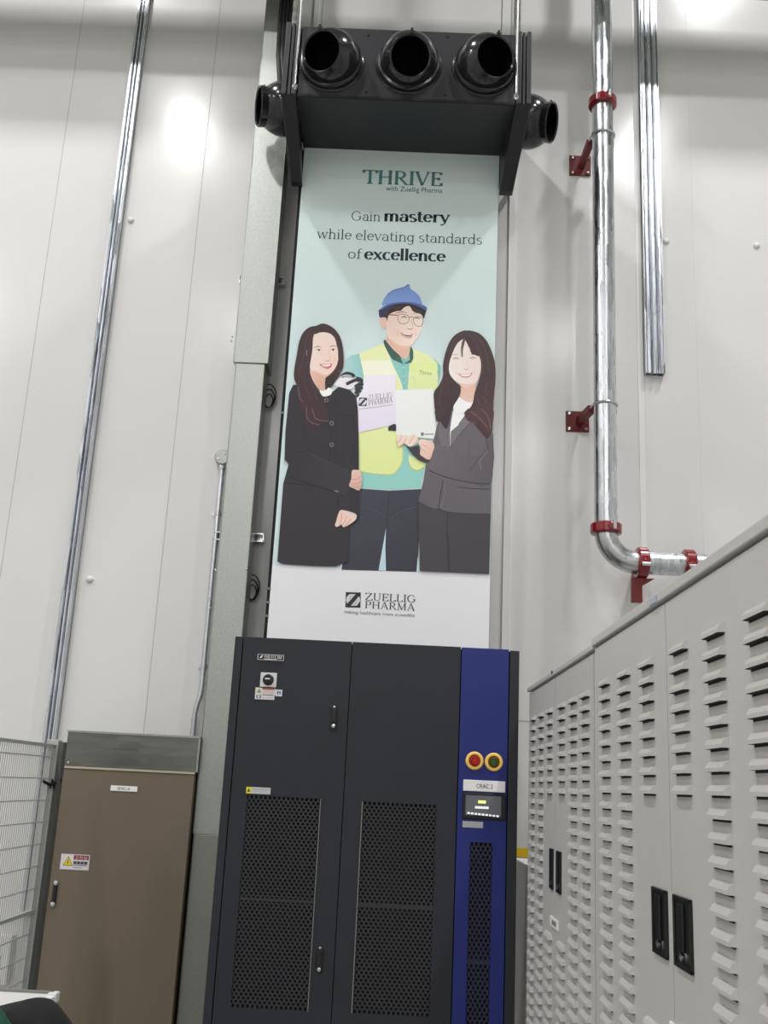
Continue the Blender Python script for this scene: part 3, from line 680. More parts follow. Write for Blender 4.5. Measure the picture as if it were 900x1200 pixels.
# --- printed woman on the right, grey suit
P = Print(BY, 0.006); P.crop(6.154, 460, 480)
GS = (96, 92, 98); RE = 700        # right limit: the edge of the banner in this crop
xr = lambda y: 727 - y * 0.026     # px-true right edge line of the cloth in this crop
P.poly([(186, 670), (250, 400), (330, 90), (430, 0), (560, -30), (xr(0) - 2, -20), (xr(700), 700), (xr(1190), 1188), (196, 1166), (190, 900)], (70, 66, 71), grad=((200, 800), (700, 1100), (66, 63, 68)))
P.line([(398, 750), (392, 900), (402, 1170)], 6, (48, 45, 50)); P.line([(386, 890), (404, 960), (410, 1170)], 10, (52, 49, 54))
P.poly([(290, 250), (320, 120), (360, 20), (430, -60), (520, -60), (xr(0) - 2, 0), (xr(750), 756), (560, 752), (400, 742), (330, 712), (312, 722), (250, 700), (184, 664), (222, 520), (240, 400), (270, 360)], GS, 0, grad=((250, 600), (690, 200), (100, 96, 102)))
P.poly([(414, 272), (412, 150), (434, 20), (470, -40), (560, -40), (540, 20), (480, 100)], (238, 238, 240))
P.poly([(434, 0), (400, 60), (340, 90), (330, 180), (352, 260), (412, 276), (414, 150)], (110, 106, 112))
P.poly([(546, 20), (480, 110), (420, 160), (414, 280), (440, 250), (500, 160), (560, 100), (600, 60)], (118, 114, 120))
P.line([(414, 280), (470, 200), (530, 130), (580, 80)], 4, (60, 57, 62)); P.line([(404, 60), (412, 160), (412, 276)], 3, (68, 65, 70))
P.poly([(272, 360), (300, 256), (400, 280), (520, 310), (640, 330), (xr(160), 170), (xr(540), 540), (560, 528), (420, 500), (330, 468), (262, 440)], (104, 99, 105), 2, grad=((300, 300), (640, 520), (88, 84, 90)))
P.line([(262, 440), (330, 470), (420, 500), (560, 530), (700, 540)], 7, (58, 55, 60)); P.line([(304, 256), (290, 310), (270, 366)], 4, (70, 66, 72))
P.line([(700, 180), (676, 220), (690, 300), (640, 340)], 6, (64, 61, 66)); P.line([(640, 340), (600, 380), (560, 450)], 5, (72, 69, 74)); P.line([(690, 300), (630, 370), (640, 440)], 5, (128, 123, 129)); P.line([(560, 240), (550, 290), (552, 320)], 4, (78, 74, 80))
P.line([(368, 500), (352, 580), (330, 712)], 6, (54, 51, 56)); P.line([(470, 562), (580, 572), (700, 576)], 5, (58, 55, 60)); P.line([(184, 664), (250, 700), (312, 722), (330, 712)], 5, (66, 63, 68)); P.line([(330, 712), (400, 742), (560, 754), (700, 757)], 6, (60, 57, 62)); P.line([(368, 500), (380, 600), (345, 716)], 4, (120, 115, 121))
P.poly([(96, 262), (130, 278), (190, 262), (200, 330), (270, 366), (250, 384), (200, 372), (150, 330)], (62, 58, 64), 2)
P.poly([(26, 210), (40, 188), (66, 178), (100, 200), (150, 180), (176, 200), (186, 230), (160, 258), (120, 270), (90, 250), (60, 262), (44, 270), (36, 240)], (240, 212, 200), 3)
for pts in ([(66, 190), (56, 220), (40, 240)], [(96, 210), (88, 236), (70, 256)], [(156, 190), (136, 220), (120, 252)], [(182, 214), (170, 238), (150, 256)]): P.line(pts, 5, (204, 160, 148))
P.poly([(196, 222), (230, 218), (300, 250), (290, 310), (266, 366), (220, 344), (196, 322), (204, 280), (186, 246)], (238, 206, 194), 2, grad=((200, 230), (280, 350), (224, 184, 170)))
for pts in ([(206, 256), (232, 262), (250, 280)], [(208, 290), (230, 300), (240, 316)]): P.line(pts, 4, (204, 160, 148))
P.crop(10.588, 505, 380)
HRR = (72, 56, 58)
P.poly([(300, 930), (360, 900), (372, 760), (560, 740), (540, 920), (500, 1000), (440, 1080), (300, 1080)], SK2, 0, grad=((400, 800), (480, 1000), (226, 194, 180)))
P.poly([(300, 960), (350, 910), (420, 960), (500, 976), (520, 960), (500, 1020), (440, 1100), (280, 1100)], (240, 240, 242), 2)
P.poly([(228, 480), (220, 560), (240, 640), (300, 710), (372, 770), (430, 792), (500, 776), (560, 730), (600, 640), (620, 540), (610, 440), (560, 340), (440, 210), (380, 200), (290, 300)], (246, 228, 222), 4, grad=((250, 520), (600, 700), (240, 214, 206)))
P.poly([(300, 710), (372, 770), (430, 792), (500, 776), (560, 730), (480, 752), (380, 740)], (228, 196, 182), 2)
P.ell(290, 540, 50, 44, (248, 222, 216)); P.ell(560, 545, 40, 44, (246, 216, 208))
P.line([(268, 436), (310, 424), (350, 440)], 10, (110, 84, 82), taper=True); P.line([(474, 432), (520, 418), (560, 432)], 10, (110, 84, 82), taper=True)
P.line([(290, 450), (330, 446)], 4, (200, 164, 156), 0); P.line([(490, 446), (540, 444)], 4, (200, 164, 156), 0)
P.line([(250, 396), (300, 382), (350, 392)], 7, (196, 166, 158), taper=True); P.line([(480, 388), (530, 376), (580, 396)], 7, (196, 166, 158), taper=True)
P.line([(404, 556), (436, 572), (470, 554)], 9, (206, 158, 148), taper=True); P.line([(446, 470), (462, 530), (470, 552)], 5, (230, 200, 190))
P.poly([(338, 616), (400, 626), (460, 622), (512, 606), (490, 650), (430, 672), (370, 656)], (214, 146, 142), 3)
P.poly([(356, 624), (400, 632), (460, 628), (500, 614), (476, 644), (430, 654), (380, 646)], (252, 248, 246), 2)
P.line([(318, 600), (330, 624), (344, 632)], 4, (224, 186, 176)); P.line([(526, 590), (520, 612), (506, 620)], 4, (224, 186, 176))
# hair: two long falls, a parted fringe
P.poly([(440, 90), (380, 96), (300, 140), (240, 210), (200, 300), (170, 400), (150, 520), (148, 650), (100, 760), (40, 850), (40, 980), (60, 1100), (180, 1300), (230, 1200), (270, 1040), (350, 900), (366, 790), (300, 716), (240, 640), (220, 560), (236, 450), (290, 310), (340, 230), (400, 190), (440, 180)], HRR, 4, grad=((200, 300), (200, 1200), (62, 46, 50)))
P.poly([(430, 92), (520, 94), (610, 130), (680, 200), (730, 290), (770, 400), (796, 520), (800, 700), (780, 900), (772, 1060), (760, 1300), (700, 1420), (600, 1320), (500, 1180), (470, 1080), (520, 980), (540, 860), (590, 720), (620, 600), (618, 470), (590, 390), (540, 370), (490, 330), (440, 230), (410, 180)], HRR, 4, grad=((650, 200), (650, 1300), (74, 50, 52)))
P.poly([(410, 170), (380, 240), (372, 330), (380, 410), (392, 410), (396, 320), (420, 220)], (104, 82, 80), 3)
P.poly([(420, 170), (460, 250), (500, 370), (540, 386), (600, 400), (560, 300), (480, 190)], HRR, 3)
for pts in ([(360, 130), (270, 240), (220, 400), (190, 620)], [(400, 120), (320, 220), (270, 330)], [(520, 120), (620, 220), (690, 380), (710, 600)], [(470, 130), (560, 240), (620, 400), (650, 620)], [(700, 740), (670, 830), (700, 890)], [(150, 700), (120, 850), (100, 1000)], [(560, 880), (600, 1000), (640, 1150)], [(700, 950), (650, 1000), (620, 1100)], [(640, 900), (700, 980), (730, 1100)], [(470, 260), (510, 340), (530, 372)]):
    P.line(pts, 7, (96, 76, 75))
P.crop(6.154, 460, 480)
P.poly([(310, 0), (400, -20), (360, 60), (320, 90), (308, 40)], (70, 50, 50), 2)
P.poly([(540, 0), (716, -40), (xr(100) - 3, 110), (706, 170), (690, 190), (660, 130), (620, 80), (560, 90), (520, 50)], (78, 56, 56), 2)
for pts in ([(560, 20), (620, 60), (680, 130)], [(640, 0), (690, 60), (706, 140)], [(600, 90), (570, 120), (560, 140)]): P.line(pts, 5, (124, 96, 92))
lab(P.mb.build('printed_portrait', INK, t, gain=1.06), 'printed smiling woman with long dark hair in a grey suit')

# ------------------------------------------------------------------ dark cooling unit with the blue control strip
CY0 = 3.5
def fl(px, py): q = at(px, py, CY0); return q.x, q.z
CX0, CX1, CZ1 = -0.528, 0.442, 1.972
t = thing('cooling_unit', 'tall charcoal cooling cabinet with a navy blue control strip, below the banner', 'cooling unit', ((CX0 + CX1) / 2, 3.9, 0))
MB().box(CX0, CX1, CY0 + 0.022, 3.98, 0.0, CZ1 - 0.004).build('casing', CRAC, t, 0.003)
MB().box(CX0, CX0 + 0.027, CY0 - 0.001, CY0 + 0.03, 0.02, CZ1).build('corner_post', CRAC, t, 0.002)
MB().box(0.410, CX1, CY0 - 0.003, CY0 + 0.03, 0.02, CZ1 - 0.004).build('corner_post', CRAC, t, 0.003)
def vent(mb, x0, x1, z0, z1, cw=0.0150, rh=0.0110):
    """perforated sheet: staggered slots between raised bars, over a black back"""
    mb.add([(x0, CY0 + 0.012, z0), (x1, CY0 + 0.012, z0), (x1, CY0 + 0.012, z1), (x0, CY0 + 0.012, z1)], 1)
    nr = int((z1 - z0) / rh); rh = (z1 - z0) / nr; nc = int((x1 - x0) / cw); cw = (x1 - x0) / nc
    for r in range(nr + 1):
        if r not in (0, nr): mb.box(x0, x1, CY0 + 0.004, CY0 + 0.007, z0 + r * rh - 0.0016, z0 + r * rh + 0.0016, 0)
    for r in range(nr):
        for c in range(nc + 1):
            x = x0 + (c + 0.5 * (r % 2)) * cw
            if x > x1: continue
            mb.box(max(x0, x - 0.0034), min(x1, x + 0.0034), CY0 + 0.0035, CY0 + 0.0075, z0 + r * rh, z0 + (r + 1) * rh, 0)
    zm = z0 + (z1 - z0) * 0.50
    mb.box(x0, x1, CY0 + 0.003, CY0 + 0.008, zm - 0.004, zm + 0.004, 0)
    return mb
def door_with_hole(x0, x1, z0, z1, hx0, hx1, hz0, hz1, y0, y1):
    m = MB()
    m.box(x0, hx0, y0, y1, z0, z1); m.box(hx1, x1, y0, y1, z0, z1)
    m.box(hx0, hx1, y0, y1, hz1, z1); m.box(hx0, hx1, y0, y1, z0, hz0); return m
def lock_handle(parent, x, z0, z1):
    m = MB(); r = 0.0115
    pts = [(x - r, z1), (x + r, z1), (x + r, z0 + 0.012), (x + r * .7, z0 + 0.003), (x, z0 - 0.002), (x - r * .7, z0 + 0.003), (x - r, z0 + 0.012)]
    m.prism([(a, CY0 + 0.002, b) for a, b in pts], [(a, CY0 - 0.006, b) for a, b in pts])
    m.box(x - r * .55, x + r * .55, CY0 - 0.011, CY0 - 0.005, z0 + 0.028, z1 - 0.006)
    h = m.build('handle', BLACKP, parent, 0.0015)
    lk = MB().lathe((x, CY0 - 0.005, z0 + 0.014), (0, -1, 0), [(0.006, 0), (0.006, 0.004), (0.001, 0.005)], 12).build('lock_cylinder', CHROME, parent)
    lab(lk, 'chrome lock cylinder of the handle')
    MB().lathe((x, CY0 - 0.003, z1 + 0.001), (0, -1, 0), [(0.004, 0), (0.004, 0.003)], 8, capb=True).build('handle_screw', CHROME, parent)
g = (-0.445, -0.204, 0.813, 1.452)
d1 = door_with_hole(CX0 + 0.030, -0.1295, 0.10, CZ1, *g, CY0, CY0 + 0.02).build('door', CRAC, t)
lab(vent(MB(), *g).build('vent_grille', [GRILL, HOLE], d1), 'perforated vent grille of the left door')
fr = MB()
fr.box(g[1], g[1] + .0025, CY0 - 0.002, CY0 + 0.001, g[2], g[3])
fr.build('grille_frame', GREY, d1)
lock_handle(d1, -0.1755, 1.674, 1.750); lock_handle(d1, -0.1755, 0.922, 0.998)
g = (-0.064, 0.178, 0.814, 1.450)
d2 = door_with_hole(-0.1265, 0.2425, 0.10, CZ1, *g, CY0, CY0 + 0.02).build('door', CRAC, t)
lab(vent(MB(), *g).build('vent_grille', [GRILL, HOLE], d2), 'perforated vent grille of the right door')
fr = MB().box(g[0] - .003, g[0], CY0 - 0.002, CY0 + 0.001, g[2], g[3]); fr.build('grille_frame', GREY, d2)
g = (0.290, 0.363, 0.62, 1.340)
d3 = door_with_hole(0.2465, 0.4065, 0.10, CZ1 - 0.001, *g, CY0 - 0.001, CY0 + 0.02).build('control_panel', BLUE, t)
BLUEG = mat('navy_vent_sheet', (34, 38, 66), 0.5)
vent(MB(), *g, 0.0125, 0.0125).build('vent_grille', [BLUEG, HOLE], d3)
for px, py, m, lb in ((556, 891.5, REDL, 'red'), (578.5, 893, GREENL, 'green')):
    x, z = fl(px, py)
    bt = MB().lathe((x, CY0 - 0.001, z), (0, -1, 0), [(0.0295, 0), (0.0295, 0.006), (0.026, 0.009), (0.0205, 0.009), (0.018, 0.004)], 28).build('button_collar', RINGY, d3)
    pb = MB().lathe((x, CY0, z), (0, -1, 0), [(0.0140, 0), (0.0140, 0.014), (0.0115, 0.017), (0.0095, 0.012), (0.0001, 0.013)], 24)
    pb.build('push_button', [m], d3)['label'] = lb + ' push button'
    MB().lathe((x, CY0 + 0.0, z), (0, -1, 0), [(0.0206, 0), (0.0206, 0.0075), (0.0185, 0.0088), (0.0138, 0.006)], 24).build('button_bezel', mat('ochre_bezel', (150, 92, 30), 0.4), d3)
def plate(name, m, parent, x0, x1, z0, z1, th=0.002, y=CY0, bev=0.0):
    return MB().box(x0, x1, y - th, y + 0.0005, z0, z1).build(name, m, parent, bev)
plate('name_label', LABELM, d3, 0.263, 0.401, 1.5, 1.536, 0.004, bev=0.0018)
P = Print(CY0 - 0.004, 0.0003); x_, z_ = 0.263, 1.5
def lettering(text, x0, x1, z0, h, Y, col, parent, name='label_lettering', m=STICK):
    v, f = font_shape(text); mb = MB()
    a0 = min(p[0] for p in v); a1 = max(p[0] for p in v); zz = max(p[1] for p in v)
    mb.v = [(x0 + (x1 - x0) * (p[0] - a0) / (a1 - a0), Y, z0 + h * p[1] / zz) for p in v]
    for q in f: mb.face(q, 0, col)
    return mb.build(name, m, parent)
lettering('CRAC 2', 0.306, 0.360, 1.511, 0.013, CY0 - 0.0048, (60, 60, 66), d3)
dp = MB().box(0.262, 0.404, CY0 - 0.008, CY0, 1.412, 1.496).build('display_bezel', BLACKP, d3, 0.004)
plate('display_screen', SCREEN, d3, 0.272, 0.388, 1.424, 1.487, 0.0095)
rowm = MB()
for k in range(3): rowm.box(0.313 + k * .0085, 0.3205 + k * .0085, CY0 - 0.0105, CY0 - 0.009, 1.463, 1.472)
for k in range(9): rowm.box(0.278 + k * 0.0118, 0.2865 + k * 0.0118, CY0 - 0.0105, CY0 - 0.009, 1.428 - 0.0007 * k, 1.4335 - 0.0007 * k, 1)
for k in range(5): rowm.box(0.303 + k * .009, 0.311 + k * .009, CY0 - 0.0105, CY0 - 0.009, 1.446, 1.4535, 1)
rowm.build('display_readout', [PIXY, PIXW], d3)
plate('maker_label', SILVER, d3, 0.264, 0.331, 1.385, 1.405, 0.003, bev=0.001)
# maker's nameplate, switch and warning stickers on the left door
plate('nameplate', BLACKP, t, -0.447, -0.356, 1.895, 1.916, 0.003)
m = MB()
for a, b, c, d in ((-0.446, -0.357, 1.9145, 1.9155), (-0.446, -0.357, 1.8955, 1.8965), (-0.446, -0.4445, 1.8955, 1.9155), (-0.3585, -0.357, 1.8955, 1.9155)): m.box(a, b, CY0 - 0.0036, CY0 - 0.0028, c, d)
m.prism([(-0.440, CY0 - 0.003, 1.902), (-0.434, CY0 - 0.003, 1.902), (-0.427, CY0 - 0.003, 1.911), (-0.433, CY0 - 0.003, 1.911)], [(-0.440, CY0 - 0.0036, 1.902), (-0.434, CY0 - 0.0036, 1.902), (-0.427, CY0 - 0.0036, 1.911), (-0.433, CY0 - 0.0036, 1.911)])
m.box(-0.424, -0.380, CY0 - 0.0036, CY0 - 0.003, 1.8985, 1.9005)
m.build('nameplate_frame', LABELM, t)
lettering('에이알', -0.423, -0.362, 1.9025, 0.011, CY0 - 0.0038, (235, 235, 235), t, 'nameplate_lettering')
plate('switch_plate', WHITEP, t, -0.431, -0.376, 1.806, 1.854, 0.003, bev=0.001)
m = MB().lathe((-0.404, CY0 - 0.003, 1.830), (0, -1, 0), [(0.0185, 0), (0.0185, 0.004), (0.0155, 0.006), (0.0145, 0.016), (0.0001, 0.017)], 24)
m.box(-0.4075, -0.4005, CY0 - 0.030, CY0 - 0.018, 1.816, 1.846)
m.build('rotary_switch', BLACKP, t)
m = MB().box(-0.412, -0.396, CY0 - 0.0315, CY0 - 0.030, 1.829, 1.833); m.build('switch_pointer', LABELM, t)
S_ = Print(CY0 - 0.0015, 0.0005)
def rect(S_, x0, x1, z0, z1, col):
    S_.mb.add([S_.wm(x0, z0), S_.wm(x1, z0), S_.wm(x1, z1), S_.wm(x0, z1)], 0, col); S_.nxt()
def tri_(S_, cx, z0, wd, h, col):
    S_.mb.add([S_.wm(cx - wd / 2, z0), S_.wm(cx + wd / 2, z0), S_.wm(cx, z0 + h)], 0, col); S_.nxt()
rect(S_, -0.445, -0.379, 1.764, 1.803, (228, 222, 222)); rect(S_, -0.376, -0.354, 1.777, 1.799, (222, 224, 234)); rect(S_, -0.379, -0.376, 1.78, 1.8, (226, 222, 224))
rect(S_, -0.422, -0.380, 1.797, 1.803, (170, 96, 80)); rect(S_, -0.420, -0.381, 1.784, 1.795, (228, 200, 198)); rect(S_, -0.420, -0.383, 1.778, 1.781, (130, 112, 120)); rect(S_, -0.420, -0.384, 1.769, 1.771, (190, 186, 184))
tri_(S_, -0.432, 1.786, 0.016, 0.014, (150, 170, 60)); rect(S_, -0.440, -0.424, 1.768, 1.778, (120, 112, 170)); rect(S_, -0.436, -0.428, 1.770, 1.776, (228, 222, 232))
for dx in (-0.371, -0.363): rect(S_, dx, dx + 0.004, 1.783, 1.792, (90, 98, 130))
rect(S_, -0.371, -0.359, 1.790, 1.793, (90, 98, 130))
S_.mb.build('warning_sticker', STICK, t)
S_ = Print(CY0 - 0.0015, 0.0005)
rect(S_, -0.449, -0.369, 1.458, 1.479, (198, 198, 198)); rect(S_, -0.449, -0.432, 1.458, 1.479, (226, 214, 70)); tri_(S_, -0.4405, 1.463, 0.011, 0.011, (60, 56, 20))
rect(S_, -0.428, -0.375, 1.470, 1.473, (176, 176, 178)); rect(S_, -0.428, -0.385, 1.464, 1.466, (180, 180, 182))
S_.mb.build('hazard_sticker', STICK, t)

# ------------------------------------------------------------------ steel cable trunking left of the banner
TY = 4.60
def tx(px, py): return at(px, py, TY).x
t = thing('cable_trunking', 'wide galvanised cable trunking climbing the wall left of the banner', 'trunking', (-0.73, TY, 0.0))
z1 = at(295, 426, TY).z; z2 = at(223, 977, TY).z
ux0, ux1 = -0.816, -0.648; lx0, lx1 = -0.8045, -0.664
def cover(x0, x1, za, zb, m, yy):
    b = MB().box(x0, x1, yy, W - 0.050, za, zb)
    b.box(x0 - 0.001, x0 + 0.004, yy - 0.002, yy + 0.02, za, zb).box(x1 - 0.004, x1 + 0.001, yy - 0.002, yy + 0.02, za, zb)
    return b.build('trunking_cover', m, t, 0.002)
cover(ux0, ux1, z1 + 0.001, 7.6, GALV, TY - 0.006); cover(lx0, lx1, z2 + 0.001, z1, GALV, TY); cover(lx0 + 0.006, lx1 - 0.002, 0.0, z2, GALVD, TY - 0.006)
for px, py in ((253, 668), (289, 667), (247, 690), (246, 702), (246, 712), (272, 395), (271, 400)):
    q = at(px, py, TY); MB().lathe((q.x, TY - 0.002, q.z), (0, -1, 0), [(0.006, 0), (0.005, 0.004), (0.001, 0.005)], 8).build('cover_screw', CHROME, t)
for k, (py, pl, pr_) in enumerate(((326, 280, 334), (627, 250, 309), (148, 300, 315))):
    a, b = at(pl, py, W - 0.05), at(pr_, py, W - 0.05)
    sp = MB().box(a.x, b.x, W - 0.045, W - 0.001, a.z - 0.021, a.z - 0.015).box(a.x, b.x, W - 0.045, W - 0.001, a.z + 0.015, a.z + 0.021).box(a.x, b.x, W - 0.006, W - 0.001, a.z - 0.02, a.z + 0.02)
    sp.box(a.x, a.x + 0.004, W - 0.045, W - 0.03, a.z - 0.02, a.z + 0.02).box(b.x - 0.004, b.x, W - 0.045, W - 0.03, a.z - 0.02, a.z + 0.02)
    tag(sp.build('support_strut', CHROME), ['short metal strut crossing behind the trunking beside the printed hair of the left woman', 'short metal strut crossing behind the trunking low, beside the round junction box pipe', 'short metal strut stub left of the plenum, behind the trunking top'][k], 'strut', 'struts behind the trunking')
for k, (px, py, lb) in enumerate(((314, 466, 'upper'), (294, 692, 'lower'))):
    c = at(px, py, W - 0.06); t2 = thing('cable_coil', 'loose black cable coil poking out from behind the trunking, the %s of the two' % lb, 'cable', (c.x, W - 0.03, c.z - 0.1), 'cable coils behind the trunking')
    for j in range(3):
        rr = 0.026 + 0.010 * j; pth = []
        for i in range(22):
            a = 2 * PI * i / 22; pth.append((c.x + rr * 0.75 * math.cos(a), W - 0.016 - 0.008 * j + 0.006 * math.sin(3 * a), c.z + 0.01 * j + rr * 1.3 * math.sin(a)))
        MB().tube(pth, 0.0028, 8, closed=True).build('cable_loop', CABLE, t2)

# thin conduit with the round junction box
CYD = W - 0.03
q = at(259.5, 537, CYD)
t = thing('conduit', 'thin steel conduit with a round junction box on top, left of the trunking', 'conduit', (q.x, CYD, 1.68))
path = [at(261, 548, CYD), at(254, 625, CYD), at(247, 690, CYD), at(238, 770, CYD), at(232.5, 815, CYD)]
xs = sum(p.x for p in path[:4]) / 4
p2 = [(xs, CYD, q.z - 0.03), (xs, CYD, path[2].z), (xs, CYD, path[4].z + 0.04), (xs - 0.003, CYD, path[4].z), (xs - 0.014, CYD, path[4].z - 0.04), (xs - 0.02, CYD, path[4].z - 0.08), (xs - 0.021, CYD, at(226, 859, CYD).z - 0.02)]
MB().tube(p2, 0.0125, 14).build('pipe', STRUT, t)
jb = MB().lathe((xs, W - 0.002, q.z), (0, -1, 0), [(0.038, 0), (0.038, 0.045), (0.036, 0.05), (0.034, 0.052), (0.0001, 0.053)], 32).build('junction_box', GALV, t)
for a in (0.6, 3.7): MB().lathe((xs + 0.02 * math.cos(a), W - 0.054, q.z + 0.02 * math.sin(a)), (0, -1, 0), [(0.006, 0), (0.006, 0.003), (0.0005, 0.004)], 8).build('screw', CHROME, jb)
MB().lathe((xs, CYD, q.z - 0.06), (0, 0, 1), [(0.014, 0), (0.016, 0.005), (0.016, 0.025), (0.013, 0.03)], 16).build('coupling', STRUT, t)
for py in (601, 781):
    z = at(250, py, CYD).z
    MB().lathe((xs, CYD, z - 0.01), (0, 0, 1), [(0.0127, 0), (0.0155, 0), (0.0155, 0.02), (0.0127, 0.02)], 16).box(xs - 0.03, xs + 0.03, W - 0.008, W - 0.001, z - 0.009, z + 0.009).build('pipe_clamp', CHROME, t)

# ------------------------------------------------------------------ strut channels on the wall
def channel(name, x0, x1, z0, z1, label, ribs):
    y1 = W - 0.001; y0 = y1 - 0.038
    m = MB().box(x0, x1, y1 - 0.006, y1, z0, z1)
    m.box(x0, x0 + 0.004, y0, y1, z0, z1).box(x1 - 0.004, x1, y0, y1, z0, z1)
    wd = (x1 - x0) / ribs
    for k in range(ribs):
        a = x0 + k * wd
        m.prism([(a + 0.001, y1 - 0.03, z0), (a + wd * .3, y0 - 0.004, z0), (a + wd * .7, y0 - 0.004, z0), (a + wd - 0.001, y1 - 0.03, z0)],
                [(a + 0.001, y1 - 0.03, z1), (a + wd * .3, y0 - 0.004, z1), (a + wd * .7, y0 - 0.004, z1), (a + wd - 0.001, y1 - 0.03, z1)])
    return tag(m.build(name, STRUT), label, 'strut channel')
sx = at(145.5, 200, W).x
channel('strut_channel', sx - 0.028, sx + 0.028, 0.9, 7.9, 'long ribbed zinc strut channel on the wall above the mesh fence', 3)
a = at(753, 440, W); b = at(775, 440, W)
channel('strut_channel', a.x + 0.008, b.x + 0.010, a.z, 7.9, 'ribbed zinc strut channel on the wall right of the sprinkler pipe', 3)
for px, py, wh in ((153.5, 258, 'right of the long strut, high up'), (105.5, 679, 'right of the long strut, above the duct box'), (780.5, 283, 'right of the right strut channel'), (886.5, 288, 'near the right picture edge')):
    q = at(px, py, W)
    tag(MB().lathe((q.x, W, q.z), (0, -1, 0), [(0.017, 0), (0.017, 0.004), (0.013, 0.010), (0.006, 0.013), (0.0005, 0.0135)], 20).build('bolt_cap', WHITEP), 'small white bolt cap on the wall ' + wh, 'bolt cap', 'white bolt caps on the wall')

# ------------------------------------------------------------------ sprinkler pipe with red couplings
PY = W - 0.25; R_ = 0.0525
xp = at(707.5, 300, PY).x
ze = at(760, 660, PY).z; z_t = at(707, 620, PY).z; rb = z_t - ze - 0.015
t = thing('sprinkler_pipe', 'thick galvanised pipe with red couplings, dropping and turning right behind the louvred cabinets', 'pipe', (xp, PY, ze))
MB().tube([(xp, PY, z_t), (xp, PY, 7.9)], R_, 32).build('pipe', PIPEM, t)
xc = at(752, 660, PY).x
el = [(xp, PY, z_t + 0.01), (xp, PY, z_t - 0.012)]
r_e = min(z_t - 0.012 - ze, xc - 0.012 - xp)
for i in range(1, 13):
    a = PI / 2 * i / 12; el.append((xp + r_e * (1 - math.cos(a)), PY, ze + r_e * (1 - math.sin(a)) + (z_t - 0.012 - ze - r_e) * (1 - i / 12)))
el.append((xc + 0.01, PY, ze))
MB().tube(el, R_ * 0.99, 32).build('elbow', galvanised('elbow_casting', (196, 198, 200), 0.32, 40.0, amount=0.08), t)
MB().tube([(xc, PY, ze), (2.6, PY, ze)], R_, 32).build('pipe', PIPEM, t)
def coupling(c, ax, ear):
    m = MB(); m.lathe(Vector(c) - Vector(ax) * 0.026, ax, [(R_ + 0.001, 0), (R_ + 0.014, 0.002), (R_ + 0.019, 0.008), (R_ + 0.019, 0.044), (R_ + 0.014, 0.050), (R_ + 0.001, 0.052)], 32)
    for s_ in (1, -1):
        e = Vector(c) + Vector(ear) * (R_ + 0.022) * s_
        m.lathe(e - Vector(ear) * s_ * 0.012, Vector(ear) * s_, [(0.024, 0), (0.022, 0.01), (0.014, 0.016), (0.0005, 0.018)], 12)
    o = m.build('coupling', REDC, t)
    for s_ in (1, -1):
        e = Vector(c) + Vector(ear) * (R_ + 0.034) * s_
        MB().lathe(e - Vector(ax) * 0.018, ax, [(0.0085, 0), (0.0085, 0.036), (0.001, 0.037)], 8, capa=True).build('coupling_bolt', CHROME, o)
q = at(707, 121, PY); coupling((xp, PY, q.z), (0, 0, 1), Vector((0.25, -0.97, 0)))
coupling((xp, PY, z_t), (0, 0, 1), Vector((0.25, -0.97, 0)))
coupling((xc, PY, ze), (1, 0, 0), Vector((0, -0.97, -0.25))); q = at(806.5, 660, PY); coupling((q.x, PY, ze), (1, 0, 0), Vector((0, -0.97, -0.25)))
def ubolt(mb, c, ax):
    c = Vector(c); ax = Vector(ax); pth = []
    for i in range(13):
        a = PI * i / 12 + (PI if ax.z else PI); 
        if ax.z: pth.append(c + Vector((math.cos(a), math.sin(a), 0)) * (R_ + 0.006))
        else: pth.append(c + Vector((0, math.sin(a) , math.cos(a))) * (R_ + 0.006))
    e0, e1 = pth[0] + Vector((0, 0.078, 0)), pth[-1] + Vector((0, 0.078, 0))
    mb.tube([e0] + pth + [e1], 0.005, 8)
for k, (bx0, by0, bx1, by1, uy) in enumerate(((667, 183, 692, 207, 157), (663, 482, 690, 507, 472))):
    a, b = at(bx0, by0, W), at(bx1, by1, W); zu = at(707, uy + 3, PY).z
    t2 = thing('pipe_bracket', ['red wall bracket holding the upright pipe, just below its top coupling', 'red wall bracket holding the upright pipe halfway down'][k], 'bracket', ((a.x + b.x) / 2, W - 0.01, b.z), 'red pipe brackets')
    MB().box(a.x, b.x, W - 0.008, W - 0.0005, b.z, a.z).build('wall_plate', REDB, t2, 0.001)
    m = MB(); zc = (a.z + b.z) / 2; xm = a.x + (b.x - a.x) * 0.56
    yb = PY + R_ + 0.004; xl = xp - R_ + 0.012; hz = 0.020
    m.hexa([(xm - 0.014, W - 0.006, zc - hz), (xm - 0.014, W - 0.006, zc + hz), (xm + 0.014, W - 0.006, zc + hz), (xm + 0.014, W - 0.006, zc - hz),
            (xl - 0.030, yb, zu - hz), (xl - 0.030, yb, zu + hz), (xl + 0.004, yb, zu + hz), (xl + 0.004, yb, zu - hz)])
    m.box(xl - 0.030, xp + R_ + 0.016, yb - 0.001, yb + 0.014, zu - hz, zu + hz)
    m.build('arm', REDB, t2, 0.002)
    m = MB(); ubolt(m, (xp, PY, zu), (0, 0, 1)); m.build('u_bolt', CHROME, t2)
    for ix in (0.14, 0.86):
        for iz in (0.12, 0.88): MB().lathe((a.x + (b.x - a.x) * ix, W - 0.008, b.z + (a.z - b.z) * iz), (0, -1, 0), [(0.009, 0), (0.009, 0.006), (0.001, 0.007)], 6, capb=True).build('bolt', CHROME, t2)
a, b = at(740.5, 677, W), at(752.5, 706, W); xu = at(757.5, 660, PY).x
t2 = thing('pipe_bracket', 'dark red wall bracket under the short level run of pipe', 'bracket', ((a.x + b.x) / 2, W - 0.01, b.z), 'red pipe brackets')
